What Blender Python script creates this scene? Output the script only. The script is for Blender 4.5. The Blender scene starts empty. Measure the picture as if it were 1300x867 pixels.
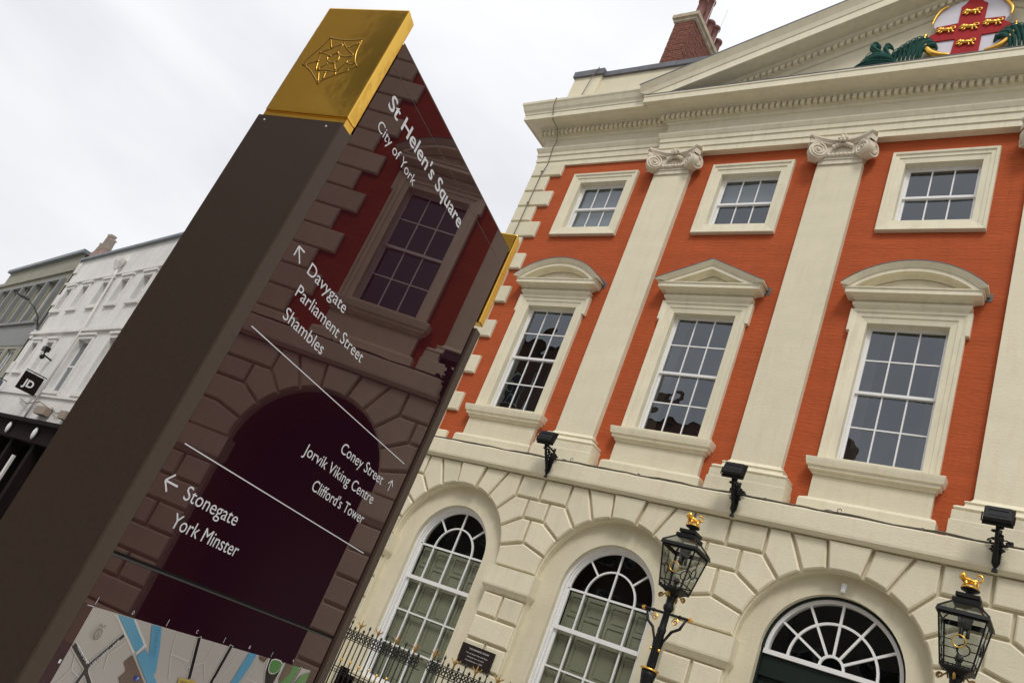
import bpy, math, random
from math import sin, cos, tan, pi, radians, sqrt
from mathutils import Vector, Matrix
random.seed(7)
SC = bpy.context.scene
COL = SC.collection

# ------------------------------------------------------------------ camera
def make_camera():
    yaw, pitch, roll = -0.72457, 0.37865, 0.40430
    fw = Vector((sin(yaw)*cos(pitch), cos(yaw)*cos(pitch), sin(pitch)))
    rt = Vector((cos(yaw), -sin(yaw), 0)); up = rt.cross(fw)
    R = cos(roll)*rt + sin(roll)*up
    U = -sin(roll)*rt + cos(roll)*up
    cd = bpy.data.cameras.new('camera'); cd.sensor_width = 36; cd.sensor_fit = 'HORIZONTAL'
    cd.lens = 1043.74/1300*36; cd.clip_start = 0.05; cd.clip_end = 3000
    co = bpy.data.objects.new('camera', cd); COL.objects.link(co)
    m = Matrix((R, U, -fw)).transposed().to_4x4(); m.translation = Vector((2.9883, -11.5755, 1.5504))
    co.matrix_world = m; SC.camera = co
make_camera()

# ------------------------------------------------------------------ world, sun, exposure
SUN_EL, SUN_AZ = radians(52), radians(-62)       # direction to the sun, azimuth measured from +X
W = bpy.data.worlds.new('World'); SC.world = W; W.use_nodes = True
nt = W.node_tree; N = nt.nodes; L = nt.links; N.clear()
wo = N.new('ShaderNodeOutputWorld'); bg = N.new('ShaderNodeBackground'); bg2 = N.new('ShaderNodeBackground'); add = N.new('ShaderNodeAddShader')
sky = N.new('ShaderNodeTexSky'); sky.sky_type = 'NISHITA'; sky.sun_disc = False
sky.sun_elevation = SUN_EL; sky.sun_rotation = pi/2 - SUN_AZ; sky.dust_density = 4
bg.inputs['Strength'].default_value = 0.012
L.new(sky.outputs[0], bg.inputs[0])
tc = N.new('ShaderNodeTexCoord'); mp = N.new('ShaderNodeMapping'); mp.inputs['Scale'].default_value = (1.0, 1.0, 2.6)
nz = N.new('ShaderNodeTexNoise'); nz.inputs['Scale'].default_value = 1.9; nz.inputs['Distortion'].default_value = .4; nz.inputs['Detail'].default_value = 6; nz.inputs['Roughness'].default_value = .5
cr = N.new('ShaderNodeValToRGB'); cr.color_ramp.elements[0].position = .32; cr.color_ramp.elements[1].position = .68
cr.color_ramp.elements[0].color = (.615, .62, .645, 1); cr.color_ramp.elements[1].color = (.80, .80, .81, 1)
L.new(tc.outputs['Generated'], mp.inputs[0]); L.new(mp.outputs[0], nz.inputs['Vector']); L.new(nz.outputs['Fac'], cr.inputs[0])
L.new(cr.outputs[0], bg2.inputs[0])
# an overcast sky is brighter overhead than at the horizon (CIE overcast, softened)
sx = N.new('ShaderNodeSeparateXYZ'); L.new(tc.outputs['Generated'], sx.inputs[0])
mr = N.new('ShaderNodeMapRange'); mr.inputs['From Min'].default_value = 0; mr.inputs['From Max'].default_value = 1; mr.inputs['To Min'].default_value = 1.02; mr.inputs['To Max'].default_value = 1.30
L.new(sx.outputs['Z'], mr.inputs[0]); L.new(mr.outputs[0], bg2.inputs['Strength'])
L.new(bg.outputs[0], add.inputs[0]); L.new(bg2.outputs[0], add.inputs[1]); L.new(add.outputs[0], wo.inputs[0])
sd = bpy.data.lights.new('sun', 'SUN'); sd.energy = 1.5; sd.angle = radians(16); sd.color = (1, .96, .9)
so = bpy.data.objects.new('sun', sd); COL.objects.link(so)
so.rotation_euler = Vector((cos(SUN_AZ)*cos(SUN_EL), sin(SUN_AZ)*cos(SUN_EL), sin(SUN_EL))).to_track_quat('Z', 'Y').to_euler()
so.location = (0, -20, 30)
SC.view_settings.view_transform = 'Standard'; SC.view_settings.look = 'None'
SC.view_settings.exposure = 0.14; SC.view_settings.gamma = 1

# ------------------------------------------------------------------ materials
MATS = {}
def mat(name, col, rough=.6, metal=0, var=.0, vscale=3., bump=0., bscale=40., stretch=(1, 1, 1), col2=None, ior=1.5, spec=.5, rvar=0, dirt=None, coat=0, orand=0, brick=0):
    if name in MATS: return MATS[name]
    m = bpy.data.materials.new(name); m.use_nodes = True; MATS[name] = m
    t = m.node_tree; n = t.nodes; l = t.links; b = n['Principled BSDF']
    b.inputs['Base Color'].default_value = (*col, 1); b.inputs['Roughness'].default_value = rough; b.inputs['Metallic'].default_value = metal
    b.inputs['IOR'].default_value = ior; b.inputs['Specular IOR Level'].default_value = spec
    if coat: b.inputs['Coat Weight'].default_value = coat; b.inputs['Coat Roughness'].default_value = .01
    g = n.new('ShaderNodeNewGeometry'); mp = n.new('ShaderNodeMapping'); mp.inputs['Scale'].default_value = stretch
    l.new(g.outputs['Position'], mp.inputs[0])
    if var or col2:
        z = n.new('ShaderNodeTexNoise'); z.inputs['Scale'].default_value = vscale; z.inputs['Detail'].default_value = 6; z.inputs['Roughness'].default_value = .6
        l.new(mp.outputs[0], z.inputs['Vector'])
        r = n.new('ShaderNodeValToRGB'); r.color_ramp.elements[0].position = .3; r.color_ramp.elements[1].position = .72
        c2 = col2 or tuple(c*(1+var) for c in col); c1 = tuple(c*(1-var) for c in col)
        r.color_ramp.elements[0].color = (*c1, 1); r.color_ramp.elements[1].color = (*c2, 1)
        l.new(z.outputs['Fac'], r.inputs[0]); out = r.outputs[0]
        if dirt:   # weather stains with a shape of their own: vertical streaks
            mp2 = n.new('ShaderNodeMapping'); mp2.inputs['Scale'].default_value = (5, 5, .7); l.new(g.outputs['Position'], mp2.inputs[0])
            z2 = n.new('ShaderNodeTexNoise'); z2.inputs['Scale'].default_value = 1.6; z2.inputs['Detail'].default_value = 8; z2.inputs['Roughness'].default_value = .7
            l.new(mp2.outputs[0], z2.inputs['Vector'])
            r2 = n.new('ShaderNodeValToRGB'); r2.color_ramp.elements[0].position = .5; r2.color_ramp.elements[1].position = .75
            r2.color_ramp.elements[0].color = (0, 0, 0, 1); r2.color_ramp.elements[1].color = (dirt[3],)*3+(1,)
            l.new(z2.outputs['Fac'], r2.inputs[0])
            mx = n.new('ShaderNodeMixRGB'); mx.inputs[2].default_value = (*dirt[:3], 1)
            l.new(r2.outputs[0], mx.inputs[0]); l.new(out, mx.inputs[1]); out = mx.outputs[0]
        if orand:
            oi = n.new('ShaderNodeObjectInfo'); mv = n.new('ShaderNodeMapRange'); mv.inputs['To Min'].default_value = 1-orand; mv.inputs['To Max'].default_value = 1+orand*.6
            l.new(oi.outputs['Random'], mv.inputs[0]); hs = n.new('ShaderNodeHueSaturation'); l.new(mv.outputs[0], hs.inputs['Value']); l.new(out, hs.inputs['Color']); out = hs.outputs[0]
        l.new(out, b.inputs['Base Color'])
    if bump:
        z = n.new('ShaderNodeTexNoise'); z.inputs['Scale'].default_value = bscale; z.inputs['Detail'].default_value = 4
        l.new(mp.outputs[0], z.inputs['Vector'])
        bp = n.new('ShaderNodeBump'); bp.inputs['Strength'].default_value = 1; bp.inputs['Distance'].default_value = bump
        l.new(z.outputs['Fac'], bp.inputs['Height']); l.new(bp.outputs[0], b.inputs['Normal'])
        if brick:   # old brick courses showing through thick paint
            sp = n.new('ShaderNodeSeparateXYZ'); cb_ = n.new('ShaderNodeCombineXYZ'); l.new(g.outputs['Position'], sp.inputs[0]); l.new(sp.outputs['X'], cb_.inputs['X']); l.new(sp.outputs['Z'], cb_.inputs['Y'])
            bt = n.new('ShaderNodeTexBrick'); bt.inputs['Scale'].default_value = 1; bt.inputs['Brick Width'].default_value = .225; bt.inputs['Row Height'].default_value = .068; bt.inputs['Mortar Size'].default_value = .007; bt.inputs['Mortar Smooth'].default_value = .8
            bt.inputs['Color1'].default_value = (1,1,1,1); bt.inputs['Color2'].default_value = (.6,.6,.6,1); bt.inputs['Mortar'].default_value = (0,0,0,1)
            l.new(cb_.outputs[0], bt.inputs['Vector']); b2 = n.new('ShaderNodeBump'); b2.inputs['Distance'].default_value = brick; l.new(bt.outputs['Color'], b2.inputs['Height']); l.new(bp.outputs[0], b2.inputs['Normal']); l.new(b2.outputs[0], b.inputs['Normal'])
    if rvar:
        z = n.new('ShaderNodeTexNoise'); z.inputs['Scale'].default_value = 9; z.inputs['Detail'].default_value = 3
        l.new(mp.outputs[0], z.inputs['Vector'])
        mr = n.new('ShaderNodeMapRange'); mr.inputs['To Min'].default_value = rough; mr.inputs['To Max'].default_value = rough+rvar
        l.new(z.outputs['Fac'], mr.inputs[0]); l.new(mr.outputs[0], b.inputs['Roughness'])
    return m

STONE = mat('cream_stone_paint', (.705, .655, .495), .66, spec=.3, var=.05, vscale=1.3, bump=.0032, bscale=16, stretch=(1, 1, 2.2), dirt=(.56, .47, .32, .38), orand=.06)
TRIM = mat('cream_trim_paint', (.735, .685, .52), .55, var=.05, vscale=2.5, bump=.0025, bscale=35, dirt=(.50, .43, .32, .4))
CARVE = mat('weathered_carving', (.66, .60, .48), .7, var=.10, vscale=9, bump=.006, bscale=60, dirt=(.42, .35, .25, .6))
ORANGE = mat('orange_painted_render', (.435, .096, .034), .85, spec=.15, var=.10, vscale=1.1, bump=.010, bscale=7, stretch=(1, 1, 4.5), dirt=(.33, .070, .026, .5), brick=.0024)
LEAD = mat('lead_sheet', (.12, .125, .145), .5, var=.25, vscale=4, bump=.003, bscale=10)
WOOD = mat('white_window_paint', (.80, .80, .80), .35, var=.02, vscale=5)
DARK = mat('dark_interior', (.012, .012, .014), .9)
ROOM = mat('unlit_room', (.05, .05, .05), .9)  # near-black base colour paints in the dark of the rooms behind the glass
SHUT = mat('grey_green_shutter_paint', (.27, .265, .20), .45, var=.06, vscale=4, bump=.001, bscale=30)
BRICK = mat('red_brick', (.19, .070, .045), .9, var=.5, vscale=14, bump=.004, bscale=60)
BRICK2 = mat('brown_brick', (.14, .07, .045), .85, var=.3, vscale=6, bump=.004, bscale=60)
MORTAR = mat('lime_mortar', (.30, .25, .20), .9, var=.15, vscale=20)
POT = mat('terracotta', (.17, .06, .045), .7, var=.25, vscale=8)
BLACK = mat('black_gloss_paint', (.007, .0075, .008), .38, spec=.3, bump=.001, bscale=60, rvar=.25)
GREEN = mat('dark_green_paint', (.006, .014, .010), .45, spec=.3, rvar=.2)
GILD = mat('gilding', (.85, .50, .10), .3, metal=1, bump=.003, bscale=60)
GILDD = mat('weathered_gilding', (.36, .21, .055), .5, metal=.55, bump=.002, bscale=90)
BRASS = mat('polished_brass', (.84, .51, .095), .06, metal=1, bump=.0012, bscale=9, rvar=.12)
SIGNB = mat('bronze_brown_coating', (.045, .028, .020), .5, spec=.4, var=.10, vscale=200, bump=.0002, bscale=1500)
SIGNF = mat('bronze_brown_frame', (.075, .052, .037), .45, spec=.35, var=.08, vscale=200, bump=.0002, bscale=1500)
SIGNG = mat('maroon_back_painted_glass', (.021, .0042, .010), .0, spec=.8, ior=1.55)
SIGNG.node_tree.nodes['Principled BSDF'].inputs['Specular Tint'].default_value = (1, .70, .71, 1)
PRINT = mat('white_sign_print', (.72, .72, .74), .35)
CABLE = mat('weathered_grey_cable', (.17, .155, .13), .8, var=.3, vscale=20)
PAVE = mat('grey_stone_paving', (.33, .31, .27), .8, var=.2, vscale=.8, bump=.01, bscale=6)
RED = mat('heraldic_red', (.36, .026, .030), .85, spec=.25, var=.1, vscale=8)
LILAC = mat('heraldic_white', (.62, .60, .66), .5, var=.05, vscale=8)
ACAN = mat('acanthus_green', (.036, .115, .095), .85, spec=.3, var=.3, vscale=12, bump=.004, bscale=30, rvar=.2)
BRONZE = mat('dark_plaque', (.022, .016, .015), .3)
def glass_mat(name, ior=1.75, tint=(1, 1, 1), gain=1.0):
    m = bpy.data.materials.new(name); m.use_nodes = True
    t = m.node_tree; n = t.nodes; l = t.links; n.clear()
    o = n.new('ShaderNodeOutputMaterial'); mx = n.new('ShaderNodeMixShader'); tr = n.new('ShaderNodeBsdfTransparent'); gl = n.new('ShaderNodeBsdfGlossy')
    # Schlick reflectance from the angle to the sheet, the same from both of its sides
    g0 = n.new('ShaderNodeNewGeometry'); dt = n.new('ShaderNodeVectorMath'); dt.operation = 'DOT_PRODUCT'
    l.new(g0.outputs['Incoming'], dt.inputs[0]); l.new(g0.outputs['Normal'], dt.inputs[1])
    def mth(op, a, b=None):
        q = n.new('ShaderNodeMath'); q.operation = op
        for i, v in enumerate((a, b)):
            if v is None: continue
            if isinstance(v, (int, float)): q.inputs[i].default_value = v
            else: l.new(v, q.inputs[i])
        return q.outputs[0]
    f0 = ((ior-1)/(ior+1))**2
    fac = mth('ADD', mth('MULTIPLY', mth('POWER', mth('SUBTRACT', 1.0, mth('ABSOLUTE', dt.outputs['Value'])), 5.0), 1-f0), f0)
    tr.inputs[0].default_value = (*tint, 1); gl.inputs['Roughness'].default_value = 0.0; gl.inputs[0].default_value = (.86, .93, 1, 1)
    g = n.new('ShaderNodeNewGeometry'); z = n.new('ShaderNodeTexNoise'); z.inputs['Scale'].default_value = 2.2; z.inputs['Detail'].default_value = 1
    l.new(g.outputs['Position'], z.inputs['Vector']); bp = n.new('ShaderNodeBump'); bp.inputs['Distance'].default_value = .007
    l.new(z.outputs['Fac'], bp.inputs['Height']); l.new(bp.outputs[0], gl.inputs['Normal'])
    l.new(fac, mx.inputs[0]); l.new(tr.outputs[0], mx.inputs[1]); l.new(gl.outputs[0], mx.inputs[2]); l.new(mx.outputs[0], o.inputs[0])
    return m
GLASS = glass_mat('old_window_glass', 2.15, (.55, .58, .6))
GLASSL = glass_mat('lantern_glass', 1.75, (.66, .68, .66))
GLASSG = glass_mat('ground_floor_glass', 1.35, (.85, .88, .85))

# ------------------------------------------------------------------ mesh helpers
class MB:
    def __init__(s): s.v = []; s.f = []; s.mi = []; s.m = 0; s.sm = set()
    def add(s, vs, fs, smooth=False):
        o = len(s.v); s.v += [tuple(p) for p in vs]
        for f in fs:
            if smooth: s.sm.add(len(s.f))
            s.f.append([i+o for i in f]); s.mi.append(s.m)
        return s
    def box(s, x0, x1, y0, y1, z0, z1):
        return s.add([(x0,y0,z0),(x1,y0,z0),(x1,y1,z0),(x0,y1,z0),(x0,y0,z1),(x1,y0,z1),(x1,y1,z1),(x0,y1,z1)],
                     [(0,3,2,1),(4,5,6,7),(0,1,5,4),(1,2,6,5),(2,3,7,6),(3,0,4,7)])
    def mold(s, xa, xb, yf, yw, prof, cap=True, ends=(1, 1)):
        """moulding round three sides of a body; prof = [(projection, z)] upward"""
        vs = []; fs = []
        ea, eb = ends
        for p, z in prof: vs += [(xa-p*ea, yw, z), (xa-p*ea, yf-p, z), (xb+p*eb, yf-p, z), (xb+p*eb, yw, z)]
        for i in range(len(prof)-1):
            a = 4*i; b = a+4
            for k in range(3): fs.append((a+k, a+k+1, b+k+1, b+k))
        if cap: fs.append((3,2,1,0)); e = 4*(len(prof)-1); fs.append((e, e+1, e+2, e+3))
        return s.add(vs, fs)
    def frame(s, x0, x1, z0, z1, prof, sides=4):
        """picture-frame moulding; prof = [(outward offset, y)]"""
        vs = []; fs = []
        for o, y in prof:
            zb = z0-o if sides == 4 else z0
            vs += [(x0-o,y,zb),(x0-o,y,z1+o),(x1+o,y,z1+o),(x1+o,y,zb)]
        for i in range(len(prof)-1):
            a = 4*i; b = a+4
            for k in range(sides if sides == 4 else 3):
                k2 = (k+1) % 4; fs.append((a+k, a+k2, b+k2, b+k))
        return s.add(vs, fs)
    def prism(s, poly, y0, y1):
        """polygon in XZ extruded from y0 (front) to y1"""
        n = len(poly); vs = [(x,y0,z) for x,z in poly]+[(x,y1,z) for x,z in poly]
        fs = [tuple(range(n)), tuple(range(2*n-1, n-1, -1))]+[(i, n+i, n+(i+1)%n, (i+1)%n) for i in range(n)]
        return s.add(vs, fs)
    def block(s, poly, yb, yf, gap=.021, ch=.020):
        """stone block: polygon shrunk by the joint, chamfered edge"""
        p0 = inset(poly, gap); p1 = inset(poly, gap+ch); n = len(poly)
        vs = [(x,yb,z) for x,z in p0]+[(x,yf+ch*.8,z) for x,z in p0]+[(x,yf,z) for x,z in p1]
        fs = [tuple(range(2*n, 3*n))]
        for i in range(n):
            j = (i+1) % n; fs += [(i,j,n+j,n+i),(n+i,n+j,2*n+j,2*n+i)]
        return s.add(vs, fs)
    def tube(s, pts, r, n=6, closed=False, cap=True):
        pts = [Vector(p) for p in pts]; m = len(pts); vs = []; fs = []
        rr = r if isinstance(r, (list, tuple)) else [r]*m
        prev = None
        for i, p in enumerate(pts):
            a = pts[(i-1) % m] if (closed or i) else p; b = pts[(i+1) % m] if (closed or i < m-1) else p
            d = (b-a).normalized()
            if prev is None: u = d.orthogonal().normalized()
            else:
                u = prev-d*prev.dot(d); u = u.normalized() if u.length > 1e-6 else d.orthogonal().normalized()
            prev = u; w = d.cross(u)
            for k in range(n):
                t = 2*pi*k/n; vs.append(p+(u*cos(t)+w*sin(t))*rr[i])
        for i in range(m if closed else m-1):
            j = (i+1) % m
            for k in range(n): fs.append((i*n+k, i*n+(k+1)%n, j*n+(k+1)%n, j*n+k))
        if cap and not closed: fs += [tuple(range(n-1,-1,-1)), tuple(range((m-1)*n, m*n))]
        return s.add(vs, fs, smooth=n > 5)
    def lathe(s, prof, c=(0,0,0), n=16, sq=False):
        vs = []; fs = []; m = len(prof)
        for r, z in prof:
            for k in range(n):
                t = 2*pi*(k+.5)/n; vs.append((c[0]+r*cos(t), c[1]+r*sin(t), c[2]+z))
        for i in range(m-1):
            for k in range(n): fs.append((i*n+k, i*n+(k+1)%n, (i+1)*n+(k+1)%n, (i+1)*n+k))
        fs += [tuple(range(n-1,-1,-1)), tuple(range((m-1)*n, m*n))]
        return s.add(vs, fs, smooth=n > 8)
    def ball(s, c, r, n=10, sc=(1,1,1)):
        m = n//2+1; vs = []; fs = []
        for i in range(m):
            a = pi*i/(m-1)
            for k in range(n): vs.append((c[0]+r*sc[0]*sin(a)*cos(2*pi*k/n), c[1]+r*sc[1]*sin(a)*sin(2*pi*k/n), c[2]+r*sc[2]*cos(a)))
        for i in range(m-1):
            for k in range(n): fs.append((i*n+k, (i+1)*n+k, (i+1)*n+(k+1)%n, i*n+(k+1)%n))
        return s.add(vs, fs, smooth=True)
    def mesh(s, name, mats):
        me = bpy.data.meshes.new(name); me.from_pydata(s.v, [], s.f)
        if not isinstance(mats, (list, tuple)): mats = [mats]
        for m in mats: me.materials.append(m)
        for i, p in enumerate(me.polygons):
            p.material_index = s.mi[i]
            if i in s.sm: p.use_smooth = True
        import bmesh
        b = bmesh.new(); b.from_mesh(me); bmesh.ops.recalc_face_normals(b, faces=b.faces); b.to_mesh(me); b.free()
        me.update(); return me
    def build(s, name, mats, parent=None, **kw):
        if parent is not None:
            o3 = org(parent)
            if any(o3): s.v = [(a-o3[0], b-o3[1], c-o3[2]) for a, b, c in s.v]
        ob = link(name, s.mesh(name, mats), parent, **kw)
        if parent is not None and any(org(parent)): ob['_o'] = org(parent)
        return ob
def org(o): return tuple(o.get('_o', (0, 0, 0)))
def link(name, me, parent=None, loc=(0,0,0), label=None, kind=None, cat=None, group=None):
    o = bpy.data.objects.new(name, me); COL.objects.link(o); o.location = loc
    if parent is not None: o.parent = parent; 
    if label: o['label'] = label
    if kind: o['kind'] = kind
    if cat: o['category'] = cat
    if group: o['group'] = group
    return o
def thing(name, label, cat, loc=(0,0,0), rz=0, group=None):
    o = bpy.data.objects.new(name, None); COL.objects.link(o); o.location = loc; o.rotation_euler = (0,0,rz)
    o.empty_display_size = .3; o['label'] = label; o['category'] = cat
    if group: o['group'] = group
    return o
def copy_tree(o, parent=None):
    c = o.copy(); COL.objects.link(c)
    if parent: c.parent = parent
    for ch in list(o.children): copy_tree(ch, c)
    return c
def inset(poly, d):
    n = len(poly); A = sum(poly[i][0]*poly[(i+1)%n][1]-poly[(i+1)%n][0]*poly[i][1] for i in range(n))
    sg = 1 if A > 0 else -1; out = []
    for i in range(n):
        p0 = poly[i-1]; p = poly[i]; p2 = poly[(i+1) % n]
        d1 = Vector((p[0]-p0[0], p[1]-p0[1])).normalized(); d2 = Vector((p2[0]-p[0], p2[1]-p[1])).normalized()
        n1 = Vector((-d1.y, d1.x))*sg; n2 = Vector((-d2.y, d2.x))*sg
        b = n1+n2; k = b.dot(n1)
        q = Vector(p)+b*(d/max(k, .5)); out.append((q.x, q.y))
    return out
def arc(cx, cz, r, a0, a1, n):
    return [(cx+r*sin(radians(a0+(a1-a0)*i/n)), cz+r*cos(radians(a0+(a1-a0)*i/n))) for i in range(n+1)]   # angle from vertical

# ------------------------------------------------------------------ ground
MB().add([(-900,-900,0),(900,-900,0),(900,900,0),(-900,900,0)], [(0,1,2,3)]).build('ground', PAVE, kind='structure')

# ================================================================== THE MANSION
H = thing('mansion_house', 'orange and cream classical mansion with white sash windows and pediment', 'building')
XE = 8.69                                   # half width
BAY = [-6.62, -3.32, 0, 3.32, 6.62]
ABAY = [-6.56, -3.32, 0, 3.32, 6.56]      # the arches below sit a little nearer the middle
PIL = [-4.97, -1.66, 1.66, 4.97]

# --- upper wall with window openings
def grid_wall(mb, x0, x1, z0, z1, holes, y, yb):
    xs = sorted({x0, x1} | {h[0] for h in holes} | {h[1] for h in holes}); zs = sorted({z0, z1} | {h[2] for h in holes} | {h[3] for h in holes})
    for i in range(len(xs)-1):
        for j in range(len(zs)-1):
            cx = (xs[i]+xs[i+1])/2; cz = (zs[j]+zs[j+1])/2
            if any(h[0] < cx < h[1] and h[2] < cz < h[3] for h in holes): continue
            mb.add([(xs[i],y,zs[j]),(xs[i+1],y,zs[j]),(xs[i+1],y,zs[j+1]),(xs[i],y,zs[j+1])], [(0,1,2,3)])
    for a, b, c, d in holes:
        mb.add([(a,y,c),(b,y,c),(b,y,d),(a,y,d),(a,yb,c),(b,yb,c),(b,yb,d),(a,yb,d)], [(0,1,5,4),(1,2,6,5),(2,3,7,6),(3,0,4,7)])
holes = []
for c in BAY: holes += [(c-.60, c+.60, 6.10, 8.60), (c-.60, c+.60, 10.52, 11.80)]
w = MB(); grid_wall(w, -XE+.01, XE-.01, 5.0, 12.4, holes, 0, .30); w.build('front_wall', ORANGE, H)
w = MB(); w.box(-XE+.02, -XE+.32, .02, 13, 0, 14.9); w.box(XE-.32, XE-.02, .02, 13, 0, 14.9); w.box(-XE+.32, XE-.32, 12.7, 13, 0, 14.9); w.build('side_wall', BRICK, H)
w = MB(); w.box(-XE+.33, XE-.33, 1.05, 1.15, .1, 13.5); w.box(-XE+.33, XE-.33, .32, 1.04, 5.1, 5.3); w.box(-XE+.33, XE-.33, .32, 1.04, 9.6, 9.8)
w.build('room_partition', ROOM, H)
w = MB(); w.add([(-XE+.2,.6,14.2),(XE-.2,.6,14.2),(XE-.2,12.6,14.2),(-XE+.2,12.6,14.2),(-XE+3,6.5,16.6),(XE-3,6.5,16.6)],[(0,1,5,4),(1,2,5),(2,3,4,5),(3,0,4)]); w.build('roof', LEAD, H)

# --- windows -----------------------------------------------------------------
def pane_mesh(w_, h_):
    return MB().add([(0,0,0),(w_,0,0),(w_,0,h_),(0,0,h_)], [(0,1,2,3)]).mesh('pane', GLASS)
WIN = {}
def sash_window(cx, zb, zt, hw, rows_low, rows_up, zmeet, kind):
    """vertical sash in the reveal: box frame, two sashes with bars, every pane its own sheet"""
    key = kind
    if key in WIN:
        me, dx = WIN[key]
        def cp(o, par):
            c = o.copy(); COL.objects.link(c); c.parent = par; return c
        src = me; c = cp(src, H); c.location.x = cx-dx
        for ch in list(src.children): cp(ch, c)
        return c
    mb = MB(); y = .12
    mb.frame(cx-hw, cx+hw, zb, zt, [(0, y+.07), (0, y-.02), (.05, y-.02), (.05, y+.0), (.10, y+.0), (.10, y+.07)])
    root = mb.build('window', WOOD, H)
    def sash(z0, z1, rows, yy, topr, botr):
        m = MB(); b = .038
        m.box(cx-hw, cx-hw+b, yy, yy+.035, z0, z1); m.box(cx+hw-b, cx+hw, yy, yy+.035, z0, z1)
        m.box(cx-hw+b, cx+hw-b, yy, yy+.035, z0, z0+botr); m.box(cx-hw+b, cx+hw-b, yy, yy+.035, z1-topr, z1)
        x0, x1 = cx-hw+b, cx+hw-b; za, zc = z0+botr, z1-topr
        pw = (x1-x0)/3; ph = (zc-za)/rows; g = .011
        for k in (1, 2): m.box(x0+pw*k-g, x0+pw*k+g, yy+.003, yy+.032, za, zc)
        for k in range(1, rows):
            for q in range(3): m.box(x0+pw*q+(g if q else 0), x0+pw*(q+1)-(g if q < 2 else 0), yy+.003, yy+.032, za+ph*k-g, za+ph*k+g)
        s = m.build('sash', WOOD, root)
        for i in range(3):
            for j in range(rows):
                tilt = random.uniform(-.007, .007)
                MB().add([(x0+pw*i+.004, yy+.018+tilt, za+ph*j+.004), (x0+pw*(i+1)-.004, yy+.018-tilt, za+ph*j+.004), (x0+pw*(i+1)-.004, yy+.018-tilt, za+ph*(j+1)-.004), (x0+pw*i+.004, yy+.018+tilt, za+ph*(j+1)-.004)], [(0,1,2,3)]).build('pane', GLASS, root)
    sash(zmeet-.02, zt, rows_up, y+.0, .05, .045)
    sash(zb, zmeet+.025, rows_low, y+.036, .045, .06)
    WIN[key] = (root, cx)
    return root
for i, c in enumerate(BAY):
    a = sash_window(c, 6.24, 8.57, .56, 2, 2, 7.42, 'tall')
    b = sash_window(c, 10.62, 11.75, .55, 1, 1, 11.14, 'attic')
for i, (c, z0) in enumerate(((BAY[0], 10.62), (BAY[1], 11.25), (BAY[3], 11.0))):
    MB().add([(c-.55,.235,z0),(c+.55,.235,z0),(c+.55,.235,11.75),(c-.55,.235,11.75)],[(0,1,2,3)]).build('roller_blind', mat('pale_blind', (.42,.44,.42), .8), H)
for c in (BAY[1], BAY[2]):
    for s in (-1, 1):
        m = MB(); n = 14
        for k in range(n):
            xa, xb = c+s*(.58-.19*k/n), c+s*(.58-.19*(k+1)/n); m.add([(xa,.30+.02*(k%2),6.24),(xb,.30+.02*((k+1)%2),6.24),(xb,.30+.02*((k+1)%2),8.6),(xa,.30+.02*(k%2),8.6)],[(0,1,2,3)])
        m.build('curtain', mat('brown_curtain', (.10,.08,.06), .9), H)
# attic architraves
for c in BAY:
    m = MB(); m.frame(c-.585, c+.585, 10.55, 11.765, [(0,.12),(0,-.035),(.10,-.045),(.105,-.06),(.165,-.065),(.175,-.085),(.215,-.09),(.225,-.075),(.225,0)])
    m.build('window_surround', TRIM, H)
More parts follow.
